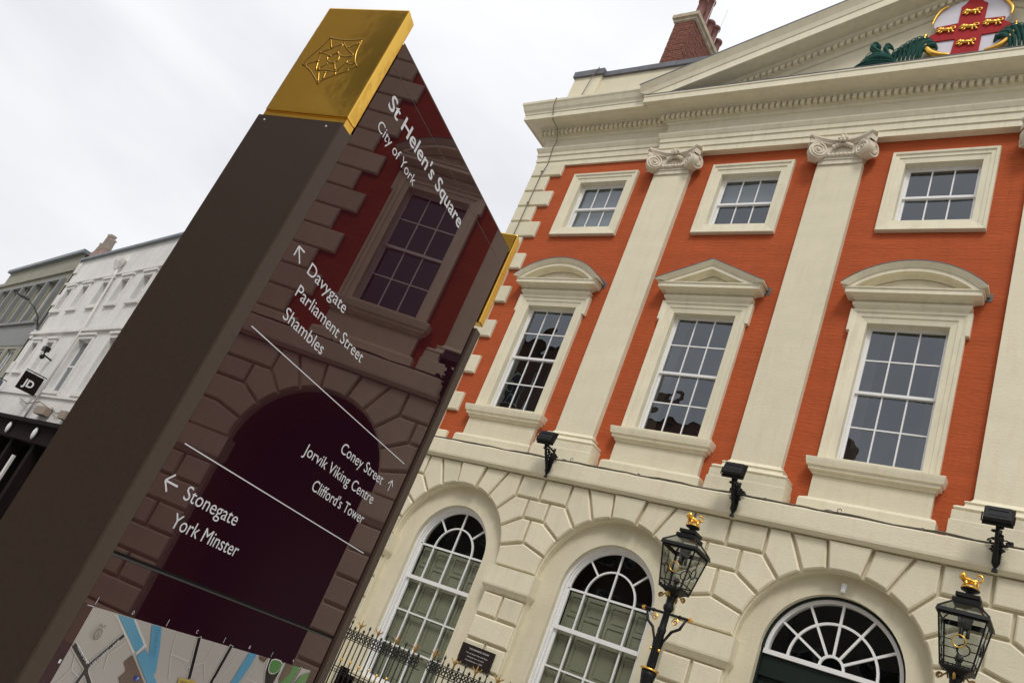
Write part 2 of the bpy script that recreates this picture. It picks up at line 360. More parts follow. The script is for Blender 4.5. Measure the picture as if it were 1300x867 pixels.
# piano nobile dressings
PEDP = []
def main_window(c, seg):
    sur = MB()
    # eared architrave
    rows = [(0,.12,0),(0,-.03,0),(.09,-.045,0),(.10,-.06,0),(.165,-.065,.0),(.175,-.085,.035),(.215,-.095,.05),(.225,-.08,.05),(.225,0,.05)]
    vs = []; fs = []; x0, x1, zt, zb, ze = c-.585, c+.585, 8.565, 6.13, 8.36
    for o, y, e in rows:
        vs += [(x0-o,y,zb),(x0-o,y,ze+(.03 if e else 0)),(x0-o-e,y,ze+(.03 if e else 0)),(x0-o-e,y,zt+o),(x1+o+e,y,zt+o),(x1+o+e,y,ze+(.03 if e else 0)),(x1+o,y,ze+(.03 if e else 0)),(x1+o,y,zb)]
    for i in range(len(rows)-1):
        for k in range(7): a = 8*i+k; fs.append((a, a+1, a+9, a+8))
    sur.add(vs, fs); sur.build('window_surround', TRIM, H)
    fr = MB()   # pulvinated frieze
    prof = [(.0,8.79)]+[(.0+.045*sin(pi*t/8), 8.80+.125*t/8) for t in range(9)]+[(.0,8.93)]
    fr.mold(c-.80, c+.80, -.09, 0, prof); fr.build('window_frieze', TRIM, H)
    # cornice of the pediment
    yf = -.09
    ped = MB()
    prof = [(.0,8.93),(.03,8.935),(.06,8.965),(.10,8.975),(.17,8.985),(.17,9.055),(.185,9.06),(.19,9.085),(0,9.087)]
    ped.mold(c-.79, c+.79, yf, 0, prof); 
    # raking part: rows = (depth below the top line, y)
    rk = [(-.012,0),(-.012,yf-.25),(.01,yf-.255),(.05,yf-.225),(.085,yf-.20),(.088,yf-.185),(.15,yf-.185),(.155,yf-.10),(.19,yf-.05),(.20,yf-.03)]
    zt, zl, X = 9.535, 9.10, 1.03
    if seg:
        R = (X*X+(zt-zl)**2)/(2*(zt-zl)); cz = zt-R; nseg = 20
        def path(d):
            r = R-d; zmin = 9.088; 
            zz = max(zl-.01, 0); 
            xm = min(X, sqrt(max(r*r-(zmin-cz)**2, 0)))
            am = math.asin(min(1, xm/r)); return [(c+r*sin(-am+2*am*i/nseg), cz+r*cos(-am+2*am*i/nseg)) for i in range(nseg+1)]
    else:
        k = (zt-zl)/X
        def path(d):
            dv = d/cos(math.atan(k)); xm = min(X, (zt-dv-9.088)/k); n = 4
            return [(c-xm+xm*i/n, zt-dv-k*(xm-xm*i/n)) for i in range(n)]+[(c+xm*i/n, zt-dv-k*xm*i/n) for i in range(n+1)]
    P = [path(d) for d, y in rk]; npt = len(P[0]); vs = []; fs = []
    for (d, y), pp in zip(rk, P): vs += [(x,y,z) for x,z in pp]
    for i in range(len(rk)-1):
        for q in range(npt-1): a = i*npt+q; fs.append((a, a+1, a+npt+1, a+npt))
    fs.append(tuple(i*npt for i in range(len(rk)))); fs.append(tuple(i*npt+npt-1 for i in range(len(rk)-1, -1, -1)))
    ped.add(vs, fs)
    last = P[-1]; ped.prism([(last[0][0], 9.087)]+last+[(last[-1][0], 9.087)], yf-.02, 0)
    inner = [(c+(x-c)*.72, 9.087+(z-9.087)*.66) for x, z in last]
    pobj = ped.build('window_pediment', TRIM, H)
    tb = MB(); tb.prism([(inner[0][0], 9.0875)]+inner+[(inner[-1][0], 9.0875)], yf-.035, yf-.021); tb.build('tympanum_panel', TRIM, pobj)
    # lead flashing: thin sheet along the top with the ragged step on the right
    lf = MB(); top = path(-.014)
    for i in range(len(top)-1):
        (xa, za), (xb, zb2) = top[i], top[i+1]
        lf.add([(xa,yf-.262,za),(xb,yf-.262,zb2),(xb,-.001,zb2+.02),(xa,-.001,za+.02),(xa,yf-.262,za-.012),(xb,yf-.262,zb2-.012)], [(0,1,2,3),(0,1,5,4)])
    for i in range(4):
        xx = c+X-.30+.08*i; zz = path(-.014)[-1][1]+(.20-.058*i if seg else .14-.042*i); lf.box(xx, xx+.085, -.008, 0, zz-.10, zz+.045)
    lf.build('lead_flashing', LEAD, pobj)
    # sill and apron
    sl = MB()
    sl.mold(c-.80, c+.80, -.10, 0, [(0,5.925),(.02,5.93),(.03,5.965),(.07,5.98),(.075,6.02),(.10,6.035),(.115,6.10),(.12,6.135),(.12,6.15),(0,6.165)])
    sl.build('window_sill', TRIM, H)
    ap = MB(); ap.mold(c-.80, c+.80, -.09, 0, [(0,5.45),(0,5.925)]); ap.build('apron', STONE, H)
    ab = MB(); ab.mold(c-.80, c+.80, -.09, 0, [(.10,5.20),(.10,5.50),(.085,5.53),(.02,5.565),(.0,5.57)]); ab.build('apron_base', STONE, H)
    sb = MB(); sb.box(c-.585, c+.585, -.05, .30, 6.165, 6.24); sb.build('sill_board', TRIM, H)
for i, c in enumerate(BAY): main_window(c, i % 2 == 0)

# --- quoins -----------------------------------------------------------------
zq = 12.43
for k in range(17):
    z1 = zq-.4275*k; z0 = z1-.4275
    long = k % 2 == 0
    for s in (-1, 1):
        xi = XE-(.86 if long else .57)
        poly = [(s*XE, z0), (s*xi, z0), (s*xi, z1 if k else 12.36), (s*XE, z1 if k else 12.36)]
        MB().block(poly, 0, -.07, gap=.014, ch=.022).build('quoin', STONE, H)
m = MB(); m.box(-XE-.0, -XE+.55, -.02, -.001, 5.1, 12.4); m.box(XE-.55, XE, -.02, -.001, 5.1, 12.4); m.build('quoin_bed', STONE, H)

# --- pilasters ---------------------------------------------------------------
def spiral(cx, cz, R, turns, n):
    return [(cx+R*(1-i/n*.86)*cos(2*pi*turns*i/n), cz+R*(1-i/n*.86)*sin(2*pi*turns*i/n)) for i in range(n+1)]
def capital(cx):
    root = MB().mold(cx-.385, cx+.385, -.15, 0, [(0,11.76),(0,11.845),(.018,11.85),(.018,11.87),(.008,11.88),(.03,11.91),(.04,11.97),(.0,12.0),(0,12.24)]).build('capital', CARVE, H)
    eg = MB()
    for i in range(9): eg.ball((cx-.28+.07*i, -.19, 11.935), .032, 8, (1,.8,1.2))
    eg.build('egg_moulding', CARVE, root)
    # abacus with concave faces
    ab = MB(); pts = []
    for i in range(13):
        t = -1+2*i/12; pts.append((cx+.52*t, -.20-.20*t*t))
    pts = [(cx-.60,-.345)]+pts[0:]+[(cx+.60,-.345)]
    top = [(x,y,12.30) for x,y in pts]+[(cx+.50,0,12.30),(cx-.50,0,12.30)]
    def ring(off, z): return [(cx+(x-cx)*(1-off*.9), y+off*.6 if y < 0 else y, z) for x, y, _ in top]
    R_ = [ring(.10,12.19), ring(.09,12.21), ring(.03,12.24), ring(0,12.255), ring(0,12.29)]; n = len(top); vs = [p for r in R_ for p in r]; fs = [tuple(range(n-1,-1,-1)), tuple(range(4*n, 5*n))]
    for i in range(4):
        for k in range(n): fs.append((i*n+k, i*n+(k+1)%n, (i+1)*n+(k+1)%n, (i+1)*n+k))
    ab.add(vs, fs); ab.build('abacus', CARVE, root)
    fl = MB(); fl.ball((cx,-.26,12.245), .06, 10, (1.1,.8,1))
    for k in range(6):
        a = 2*pi*k/6; fl.ball((cx+.06*cos(a), -.27, 12.245+.055*sin(a)), .035, 6)
    for k in range(7): fl.ball((cx-.15+.05*k, -.20, 12.12+.05*cos((k-3)*.6)), .045, 6)
    fl.build('flower', CARVE, root)
    for s in (-1, 1):
        v = MB(); th = .13; R = .165; lc = (0, 0)
        M = Matrix.Translation((cx+s*.415, -.235, 11.99)) @ Matrix.Rotation(-s*radians(33), 4, 'Z')
        out = []
        ns = 28
        sp = [(-s*R*(1.0)*sin(a)*1.0, R*cos(a)) for a in [2*pi*k/ns for k in range(ns)]]
        # solid scroll drum
        mb = MB(); mb.prism([(x, z) for x, z in sp], -th/2, th/2)
        # raised spiral fillet
        pts = [(-s*x, -th/2-.004, z) for x, z in [(R*.92*(1-i/40*.88)*cos(pi/2-2*pi*2.4*i/40), R*.92*(1-i/40*.88)*sin(pi/2-2*pi*2.4*i/40)) for i in range(41)]]
        mb.tube(pts, [.022*(1-.5*i/40) for i in range(41)], 6)
        mb.ball((0,-th/2-.01,0), .03, 8)
        # band running from the scroll up under the abacus
        mb.add([(-s*.02,-th/2,R),( -s*.02,th/2,R),(s*.17,th/2,.20),(s*.17,-th/2,.20),(s*.17,-th/2,.10),(s*.17,th/2,.10)],[(0,1,2,3),(3,2,5,4),(0,3,4)])
        mb.v = [tuple(M @ Vector(p)) for p in mb.v]
        # second face of the corner scroll, facing sideways
        M2 = Matrix.Translation((cx+s*.485, -.18, 11.99)) @ Matrix.Rotation(s*radians(62), 4, 'Z')
        m2 = MB(); m2.prism([(x*.85, z*.97) for x, z in sp], -.07, .09); m2.tube([(x*.5,-.075,z*.6) for x, z in sp[::3]], .018, 5, closed=True); m2.v = [tuple(M2 @ Vector(p)) for p in m2.v]; mb.add(m2.v, m2.f)
        mb.build('volute', CARVE, root)
for c in PIL:
    p = MB(); p.mold(c-.395, c+.395, -.12, 0, [(0,5.92),(0,11.76)]); p.build('pilaster', STONE, H)
    b = MB(); b.mold(c-.395, c+.395, -.12, 0, [(.21,5.20),(.21,5.54),(.195,5.55),(.195,5.68)]); 
    b.build('plinth', STONE, H)
    prof = [(.155,5.68)]+[(.155+.035*sin(pi*t/6), 5.685+.07*t/6) for t in range(7)]+[(.12,5.765),(.085,5.78),(.075,5.81),(.075,5.825)]+[(.07+.02*sin(pi*t/4), 5.83+.035*t/4) for t in range(5)]+[(.03,5.88),(.01,5.91),(0,5.93)]
    b = MB(); b.mold(c-.395, c+.395, -.12, 0, prof); b.build('pilaster_base', TRIM, H)
    capital(c)

# --- entablature ---------------------------------------------------------------
ARCH = [(0,12.31),(0,12.44),(.022,12.445),(.022,12.59),(.045,12.595),(.045,12.68),(.06,12.70),(.095,12.77),(.10,12.80),(0,12.82)]
FRZ = [(0,12.82),(0,13.08)]
BED = [(0,13.08),(.035,13.10),(.05,13.14),(.05,13.155),(.09,13.16),(.09,13.285),(.11,13.29),(.17,13.33),(.18,13.35),(.47,13.365),(.47,13.355),(.50,13.355),(.50,13.49),(.515,13.50),(.52,13.53)]
CYM = [(.52,13.53),(.535,13.56),(.56,13.60),(.60,13.70),(.625,13.74),(.63,13.78),(.63,13.80),(0,13.83)]
CX = 5.44
def ent(xa, xb, yf, cym, ends=(1, 1)):
    MB().mold(xa, xb, yf, .4, ARCH, ends=ends).build('architrave', TRIM, H)
    MB().mold(xa, xb, yf, .4, FRZ, ends=ends).build('frieze', STONE, H)
    MB().mold(xa, xb, yf, .4, BED+(CYM if cym else [(.50,13.545),(0,13.56)]), ends=ends).build('cornice', TRIM, H)
    xa_, xb_ = xa-.125*ends[0], xb+.125*ends[1]
    d = MB(); n = int((xb_-xa_)/.118)
    for i in range(n+1):
        x = xa_+(xb_-xa_)*i/n; d.box(x-.034, x+.034, yf-.165, yf-.088, 13.17, 13.28)
    if cym:
        for s in ((-1,) if ends[0] else (1,)):
            for k in range(4): y = yf-.0+.118*k; x = xa if s < 0 else xb; d.box(min(x+s*.088, x+s*.165), max(x+s*.088, x+s*.165), y-.034, y+.034, 13.17, 13.28)
    d.build('dentils', TRIM, H, kind='stuff')
ent(-XE, -CX-.001, -.05, True, (1, 0)); ent(CX+.001, XE, -.05, True, (0, 1))
ent(-CX, CX, -.15, False)
# cymatium of the side cornice dies against the raking cornice; lead on top of horizontal cornice
MB().box(-CX-.48, CX+.48, -.657, -.16, 13.561, 13.575).build('cornice_lead', LEAD, H)
# raking cornice
K = .385; ZA = 13.76+K*6.07
def rake_rows():
    # (vertical drop below the top line, y)
    return [(-.02,.9),(-.02,-.775),(.0,-.78),(.03,-.775),(.07,-.75),(.16,-.70),(.24,-.675),(.26,-.67),(.27,-.655),(.28,-.652),(.45,-.652),(.455,-.635),(.46,-.33),(.50,-.31),(.54,-.26),(.545,-.24),(.66,-.24),(.665,-.20),(.69,-.19),(.74,-.16),(.75,-.13)]
rows = rake_rows(); vs = []; fs = []
for d, y in rows:
    xm = min(6.07, (ZA-d-13.57)/K)
    vs += [(-xm,y,ZA-d-K*xm),(0,y,ZA-d),(xm,y,ZA-d-K*xm)]
for i in range(len(rows)-1):
    for k in range(2): a = 3*i+k; fs.append((a, a+1, a+4, a+3))
fs.append(tuple(3*i for i in range(len(rows)))); fs.append(tuple(3*i+2 for i in range(len(rows)-1, -1, -1)))
MB().add(vs, fs).build('raking_cornice', TRIM, H)
m = MB()
for s in (-1, 1): m.add([(s*6.10,-.785,ZA-K*6.10+.022),(0,-.785,ZA+.022),(0,.9,ZA+.05),(s*6.10,.9,ZA-K*6.10+.05),(s*6.10,-.785,ZA-K*6.10-.012),(0,-.785,ZA-.012)],[(0,1,2,3),(0,1,5,4)])
m.build('pediment_lead', LEAD, H)
d = MB(); n = 44; sl = math.atan(K)
for s in (-1, 1):
    for i in range(n):
        x = (i+.5)*.118
        za = ZA-K*x; 
        if za-.66 < 13.6: continue
        a = .034; vs = []
        for yy in (-.315, -.239):
            for xx, dz in ((x-a,.555),(x+a,.555),(x+a,.65),(x-a,.65)): vs.append((s*xx, yy, ZA-K*xx-dz))
        d.add(vs, [(0,1,2,3),(4,5,6,7),(0,1,5,4),(1,2,6,5),(2,3,7,6),(3,0,4,7)])
d.build('raking_dentils', TRIM, H, kind='stuff')
m = MB(); zt_ = ZA-.70; m.prism([(-(zt_-13.5)/K,13.5),((zt_-13.5)/K,13.5),(0,zt_)], -.13, .3); m.build('tympanum', STONE, H)
# parapet
for s in (-1, 1):
    xs = sorted((s*(XE-.04), s*5.0)); m = MB(); m.box(xs[0], xs[1], -.0, .35, 13.8, 15.06); m.build('parapet', STONE, H)
    xs = sorted((s*(XE-.02), s*(XE-.80))); m = MB(); m.box(xs[0], xs[1], -.07, .42, 13.8, 15.08); m.build('parapet_pier', STONE, H)
    a, b = sorted((s*(XE+.02), s*(XE-.84))); m = MB(); m.box(a, b, -.13, .46, 15.08, 15.25); m.build('coping', LEAD, H)
    for k in range(4):
        a, b = sorted((s*(XE-.845-.95*k), s*(XE-.84-.95*(k+1)+.004))); m = MB(); m.box(a, b, -.06, .41, 15.055, 15.19+.004*(k % 2)); m.build('coping', LEAD, H)
m = MB(); m.box(-6.1, 5.5, .9, 1.4, 14.5, 15.75); m.build('roof_upstand', LEAD, H)
# --- chimney stack
ch = MB().box(-8.10, -7.53, 2.03, 3.72, 13.6, 19.15).build('chimney', MORTAR, H)
br = MB()
def bricks_face(mb, x0, x1, z0, z1, fixed, axis, out):
    r = 0; z = z0
    while z < z1-.01:
        x = x0-(.11 if r % 2 else 0)
        while x < x1:
            a, b = max(x, x0), min(x+.205, x1); j = random.uniform(-.004, .006)
            if b-a > .03:
                if axis == 'y': mb.box(a, b, fixed-.018-j, fixed+.01, z, z+.062)
                else: mb.box(fixed-.01, fixed+.018+j, a, b, z, z+.062)
            x += .217
        z += .074; r += 1
bricks_face(br, -8.11, -7.52, 14.6, 19.14, 2.03, 'y', -1); bricks_face(br, 2.02, 3.73, 14.6, 19.14, -7.53, 'x', 1)
br.build('bricks', BRICK, ch, kind='stuff')
m = MB(); m.mold(-8.10, -7.53, 2.03, 3.72, [(.02,19.14),(.06,19.18),(.06,19.24),(.11,19.28),(.11,19.40),(.05,19.46)]); m.build('chimney_cap', mat('sooty_stone', (.42,.35,.25), .85, var=.25, vscale=6), ch)
for k, (dy, hh, tilt) in enumerate([(.16,.70,0),(.50,1.05,0),(.84,.58,0),(1.16,.72,0),(1.48,.52,0)]):
    m = MB(); m.lathe([(.13,0),(.135,.06),(.115,.1),(.105,hh-.12),(.135,hh-.10),(.14,hh-.02),(.11,hh)], (-7.60, 2.03+dy, 19.44), 12); m.build('chimney_pot', POT, ch)
for dy in (2.5, 3.2): MB().tube([(-7.5,dy,19.4),(-7.45,dy,20.9)], .008, 4).build('aerial', WOOD, ch)

# ================================================================== GROUND STOREY
RV, ZS = 1.20, 3.33
YB, YJ, YR = -.40, -.335, -.215      # block face, joint bed, reveal band
zB, zC, zT = 4.19, 4.53, 4.93
ra = lambda deg, z: (z-ZS)*tan(radians(deg))
def arch_sheet(mb, xa, xb, cx, r, zs, zb, zt, y, yb, n=28):
    """front sheet from xa to xb with an arched hole, with the soffit going back to yb"""
    top = arc(cx, zs, r, -90, 90, n)
    for i in range(n):
        (x0, z0), (x1, z1) = top[i], top[i+1]
        mb.add([(x0,y,z0),(x1,y,z1),(x1,y,zt),(x0,y,zt)], [(0,1,2,3)])
        mb.add([(x0,y,z0),(x1,y,z1),(x1,yb,z1),(x0,yb,z0)], [(0,1,2,3)])
    for s, xx in ((-1, xa), (1, xb)):
        mb.add([(xx,y,zb),(cx+s*r,y,zb),(cx+s*r,y,zt),(xx,y,zt)], [(0,1,2,3)])
        mb.add([(cx+s*r,y,zb),(cx+s*r,y,zs),(cx+s*r,yb,zs),(cx+s*r,yb,zb)], [(0,1,2,3)])
mid = [-XE, -4.97, -1.66, 1.66, 4.97, XE]
for i, c in enumerate(ABAY):
    m = MB(); arch_sheet(m, mid[i], mid[i+1], c, RV, ZS, 0, zT+.05, YJ, YR+.001); m.build('ground_floor_wall', STONE, H)
    if i < 4:
        r2 = .90 if i == 2 else .815
        m = MB(); arch_sheet(m, c-RV-.06, c+RV+.06, c, r2, 3.36, 0 if i == 2 else .95, ZS+RV+.06, YR, .25 if i == 2 else .12)
        if i != 2: m.add([(c-r2,YR,.95),(c+r2,YR,.95),(c+r2,YR,0),(c-r2,YR,0)],[(0,1,2,3)]); m.box(c-r2-.06, c+r2+.06, YR-.10, .10, .88, .95)
        m.build('arch_reveal', STONE, H)
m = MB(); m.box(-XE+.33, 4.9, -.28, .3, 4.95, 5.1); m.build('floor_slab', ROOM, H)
# open passage under the last bay (brick-lined)
m = MB()
tp = arc(ABAY[4], ZS, RV, -90, 90, 20); P0 = [(ABAY[4]-RV, 0)]+tp+[(ABAY[4]+RV, 0)]
for i in range(len(P0)-1):
    (x0,z0),(x1,z1) = P0[i], P0[i+1]; m.add([(x0,YR,z0),(x1,YR,z1),(x1,12,z1),(x0,12,z0)],[(0,1,2,3)])
m.add([(x,11.9,z) for x,z in P0],[tuple(range(len(P0)))])
m.build('passage_lining', BRICK2, H)
def blk(poly, label=None, yf=YB):
    j = random.uniform(-.004, .004)
    MB().block(poly, YJ+.01, yf+j).build('stone_block', STONE, H, label=label)
def half(cx, s, Lh, end):
    P = lambda dx, z: (cx+s*dx, z)
    A = lambda a0, a1, n=4: [(cx+s*(x-cx), z) for x, z in arc(cx, ZS, RV, a0, a1, n)]
    blk(A(10.5,26.5)+[P(ra(26.5,zT),zT), P(ra(10.5,zT),zT)])
    blk(A(26.5,42.5)+[P(ra(42.5,zC),zC), P(ra(42.5,zC),zT), P(ra(26.5,zT),zT)])
    xv = ra(58.5,zB); blk(A(42.5,58.5)+[P(xv,zB), P(xv,zC), P(ra(42.5,zC),zC)])
    zA = ZS+1.66/tan(radians(74.5))
    blk(A(58.5,74.5)+([P(1.66,zA)] if end else [])+[P(Lh,zA), P(Lh,zB), P(xv,zB)])
    blk([P(ra(42.5,zC),zC), P(Lh,zC), P(Lh,zT), P(ra(42.5,zC),zT)])
    return xv, zA
def pier(x0, x1, courses_split):
    """impost and courses between two openings"""
    xc = (x0+x1)/2
    m = MB(); m.mold(x0, x1, YB, YR+.05, [(-.03,2.90),(.0,2.92),(.02,2.95),(.05,2.99),(.055,3.02),(.055,ZS-.012),(-.05,ZS-.005)]); m.build('impost', TRIM, H)
    z = 2.895; k = 0
    while z > .7:
        z0 = z-.385
        if k % 2 == 0 and x1-x0 > .5: blk([(x0,z0),(xc,z0),(xc,z),(x0,z)]); blk([(xc,z0),(x1,z0),(x1,z),(xc,z)])
        else: blk([(x0,z0),(x1,z0),(x1,z),(x0,z)])
        z = z0; k += 1
    MB().mold(x0, x1, YB, YR+.05, [(.06,.0),(.06,z-.06),(.0,z-.01)]).build('plinth', STONE, H)
for i, c in enumerate(ABAY):
    blk(arc(c, ZS, RV-.02, -10.5, 10.5, 4)[::-1]+[(c-ra(10.5,zT),zT),(c+ra(10.5,zT),zT)], yf=YB-.035, label='keystone standing proud of the arch')
    for s in (-1, 1):
        end = (i == 0 and s < 0) or (i == 4 and s > 0)
        Lh = (XE-abs(c)) if end else 1.66 if abs(c) > 6 or c == 0 or True else 1.66
        if not end: Lh = abs((mid[i] if s < 0 else mid[i+1])-c)
        xv, zA = half(c, s, Lh, end)
        if end:
            P = lambda dx, z: (c+s*dx, z)
            blk([P(xv,zB), P(Lh,zB), P(Lh,zC), P(xv,zC)])
            blk([(c+s*(x-c), z) for x, z in arc(c, ZS, RV, 74.5, 90, 4)]+[P(Lh,ZS), P(Lh,zA), P(1.66,zA)])
            a, b = sorted((c+s*RV, c+s*Lh)); pier(a, b, 0)
for i in range(4):
    c0, c1 = ABAY[i], ABAY[i+1]; xc = mid[i+1]; zA = ZS+1.66/tan(radians(74.5)); xv = ra(58.5,zB)
    blk([(c0+xv,zB),(c1-xv,zB),(c1-xv,zC),(c0+xv,zC)])
    la = arc(c0, ZS, RV, 74.5, 90, 4); lb = [(2*xc-x, z) for x, z in la]
    lb = [(c1-(x-c0), z) for x, z in la]
    blk(la+lb[::-1]+[((c0+c1)/2, zA)])
    pier(c0+RV, c1-RV, 0)
# string course
MB().mold(-XE+.0, XE-.0, -.47, 0, [(-.02,4.92),(.0,4.94),(.025,4.965),(.03,5.0),(.03,5.235),(.02,5.25),(-.4,5.285)]).build('string_course', STONE, H)

# --- ground floor windows
def arched_window(c):
    r = .82; y = -.03; zs = 3.36
    fr = MB(); n = 28
    def ringf(r0, r1, y0, y1, z_bot=None):
        vs = []; fs = []
        a = arc(c, zs, r0, -90, 90, n); b = arc(c, zs, r1, -90, 90, n)
        if z_bot is not None: a = [(c-r0,z_bot)]+a+[(c+r0,z_bot)]; b = [(c-r1,z_bot)]+b+[(c+r1,z_bot)]
        m_ = len(a)
        for p in a: vs.append((p[0],y0,p[1]))
        for p in b: vs.append((p[0],y0,p[1]))
        for p in a: vs.append((p[0],y1,p[1]))
        for p in b: vs.append((p[0],y1,p[1]))
        for i in range(m_-1): fs += [(i,i+1,m_+i+1,m_+i),(2*m_+i,2*m_+i+1,3*m_+i+1,3*m_+i),(i,i+1,2*m_+i+1,2*m_+i),(m_+i,m_+i+1,3*m_+i+1,3*m_+i)]
        return vs, fs
    fr.add(*ringf(r-.0, r-.05, y-.10, y+.06, 1.0)); fr.add(*ringf(r-.05, r-.075, y-.06, y+.05, 1.0))
    fr.box(c-r, c+r, y-.08, y+.05, .95, 1.02)
    root = fr.build('window', WOOD, H)
    ri = r-.075
    up = MB(); g = .013; zm = 2.755
    up.add(*ringf(ri, ri-.03, y-.03, y+.01))
    up.add(*ringf(.43+g, .43-g, y-.028, y+.008))
    up.box(c-ri, c+ri, y-.03, y+.01, zs-.016, zs+.016)
    up.box(c-ri, c+ri, y-.04, y+.015, zm-.035, zm+.03)
    up.box(c-ri, c-ri+.035, y-.031, y+.009, zm+.03, zs-.016); up.box(c+ri-.035, c+ri, y-.031, y+.009, zm+.03, zs-.016)
    up.box(c-g, c+g, y-.026, y+.006, zs+.016, zs+ri-.02)
    for s in (-1, 1):
        a = radians(45); dx, dz = sin(a)*s, cos(a); px, pz = cos(a)*s, -sin(a)
        q = [(c+dx*.44+px*g, zs+dz*.44+pz*g),(c+dx*(ri-.01)+px*g, zs+dz*(ri-.01)+pz*g),(c+dx*(ri-.01)-px*g, zs+dz*(ri-.01)-pz*g),(c+dx*.44-px*g, zs+dz*.44-pz*g)]
        up.prism(q, y-.026, y+.006)
    for x in (-.43, 0, .43): up.box(c+x-g, c+x+g, y-.026, y+.006, zm+.03, zs-.016)
    up.build('sash', WOOD, root)
    lo = MB(); y2 = y+.02
    lo.box(c-ri, c-ri+.04, y2-.02, y2+.02, 1.02, zm-.035); lo.box(c+ri-.04, c+ri, y2-.02, y2+.02, 1.02, zm-.035)
    zr = [2.17, 1.59]
    for x in (-.43, 0, .43): lo.box(c+x-g, c+x+g, y2-.018, y2+.012, 1.02, zm-.035)
    for z in zr: lo.box(c-ri+.04, c+ri-.04, y2-.017, y2+.011, z-g, z+g)
    lo.build('sash', WOOD, root)
    xs = [-ri, -.43, 0, .43, ri]
    for i in range(4):
        for z0, z1, yy in ((zm+.03,zs-.016,y-.01),(zr[0]+g,zm-.035,y2),(zr[1]+g,zr[0]-g,y2),(1.02,zr[1]-g,y2)):
            MB().add([(c+xs[i]+.008,yy,z0),(c+xs[i+1]-.008,yy,z0),(c+xs[i+1]-.008,yy,z1),(c+xs[i]+.008,yy,z1)],[(0,1,2,3)]).build('pane', GLASSG, root)
    for a0, a1 in ((-90,0),(0,90)):
        q = arc(c, zs, .425, a0, a1, 8)+[(c,zs)]; MB().add([(x,y-.01,z) for x,z in q],[tuple(range(len(q)))]).build('pane', GLASSG, root)
    for a0, a1 in ((-90,-45),(-45,0),(0,45),(45,90)):
        q = arc(c, zs, .44, a0, a1, 6)+arc(c, zs, ri-.02, a1, a0, 6); MB().add([(x,y-.01,z) for x,z in q],[tuple(range(len(q)))]).build('pane', GLASSG, root)
    # folded panelled shutters behind the lower part
    sh = []
    for i in range(4):
        x0, x1 = c+xs[i]+.01, c+xs[i+1]-.01; ys = .08+(.012 if i % 2 else 0); zt0 = zs-.02
        m = MB(); m.box(x0, x1, ys, ys+.02, 1.0, zt0)
        zz = [1.02, 1.62, 1.66, 2.20, 2.24, 2.72, 2.76, 3.02, 3.05, zt0-.005]
        m.box(x0, x0+.05, ys-.016, ys-.001, 1.0, zt0); m.box(x1-.05, x1, ys-.016, ys-.001, 1.0, zt0)
        for z in (1.02, 1.60, 2.16, 2.68, 2.98, zt0-.06): m.box(x0+.05, x1-.05, ys-.015, ys-.001, z, z+.055)
        for za, zb_ in ((1.10,1.56),(1.68,2.12),(2.24,2.64),(2.76,2.95),(3.06,3.26)): m.box(x0+.085, x1-.085, ys-.01, ys-.001, za, zb_)
        m.build('shutter', SHUT, root)
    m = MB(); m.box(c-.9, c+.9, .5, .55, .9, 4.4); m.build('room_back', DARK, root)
    return root
for i in (0, 1, 3): arched_window(ABAY[i])
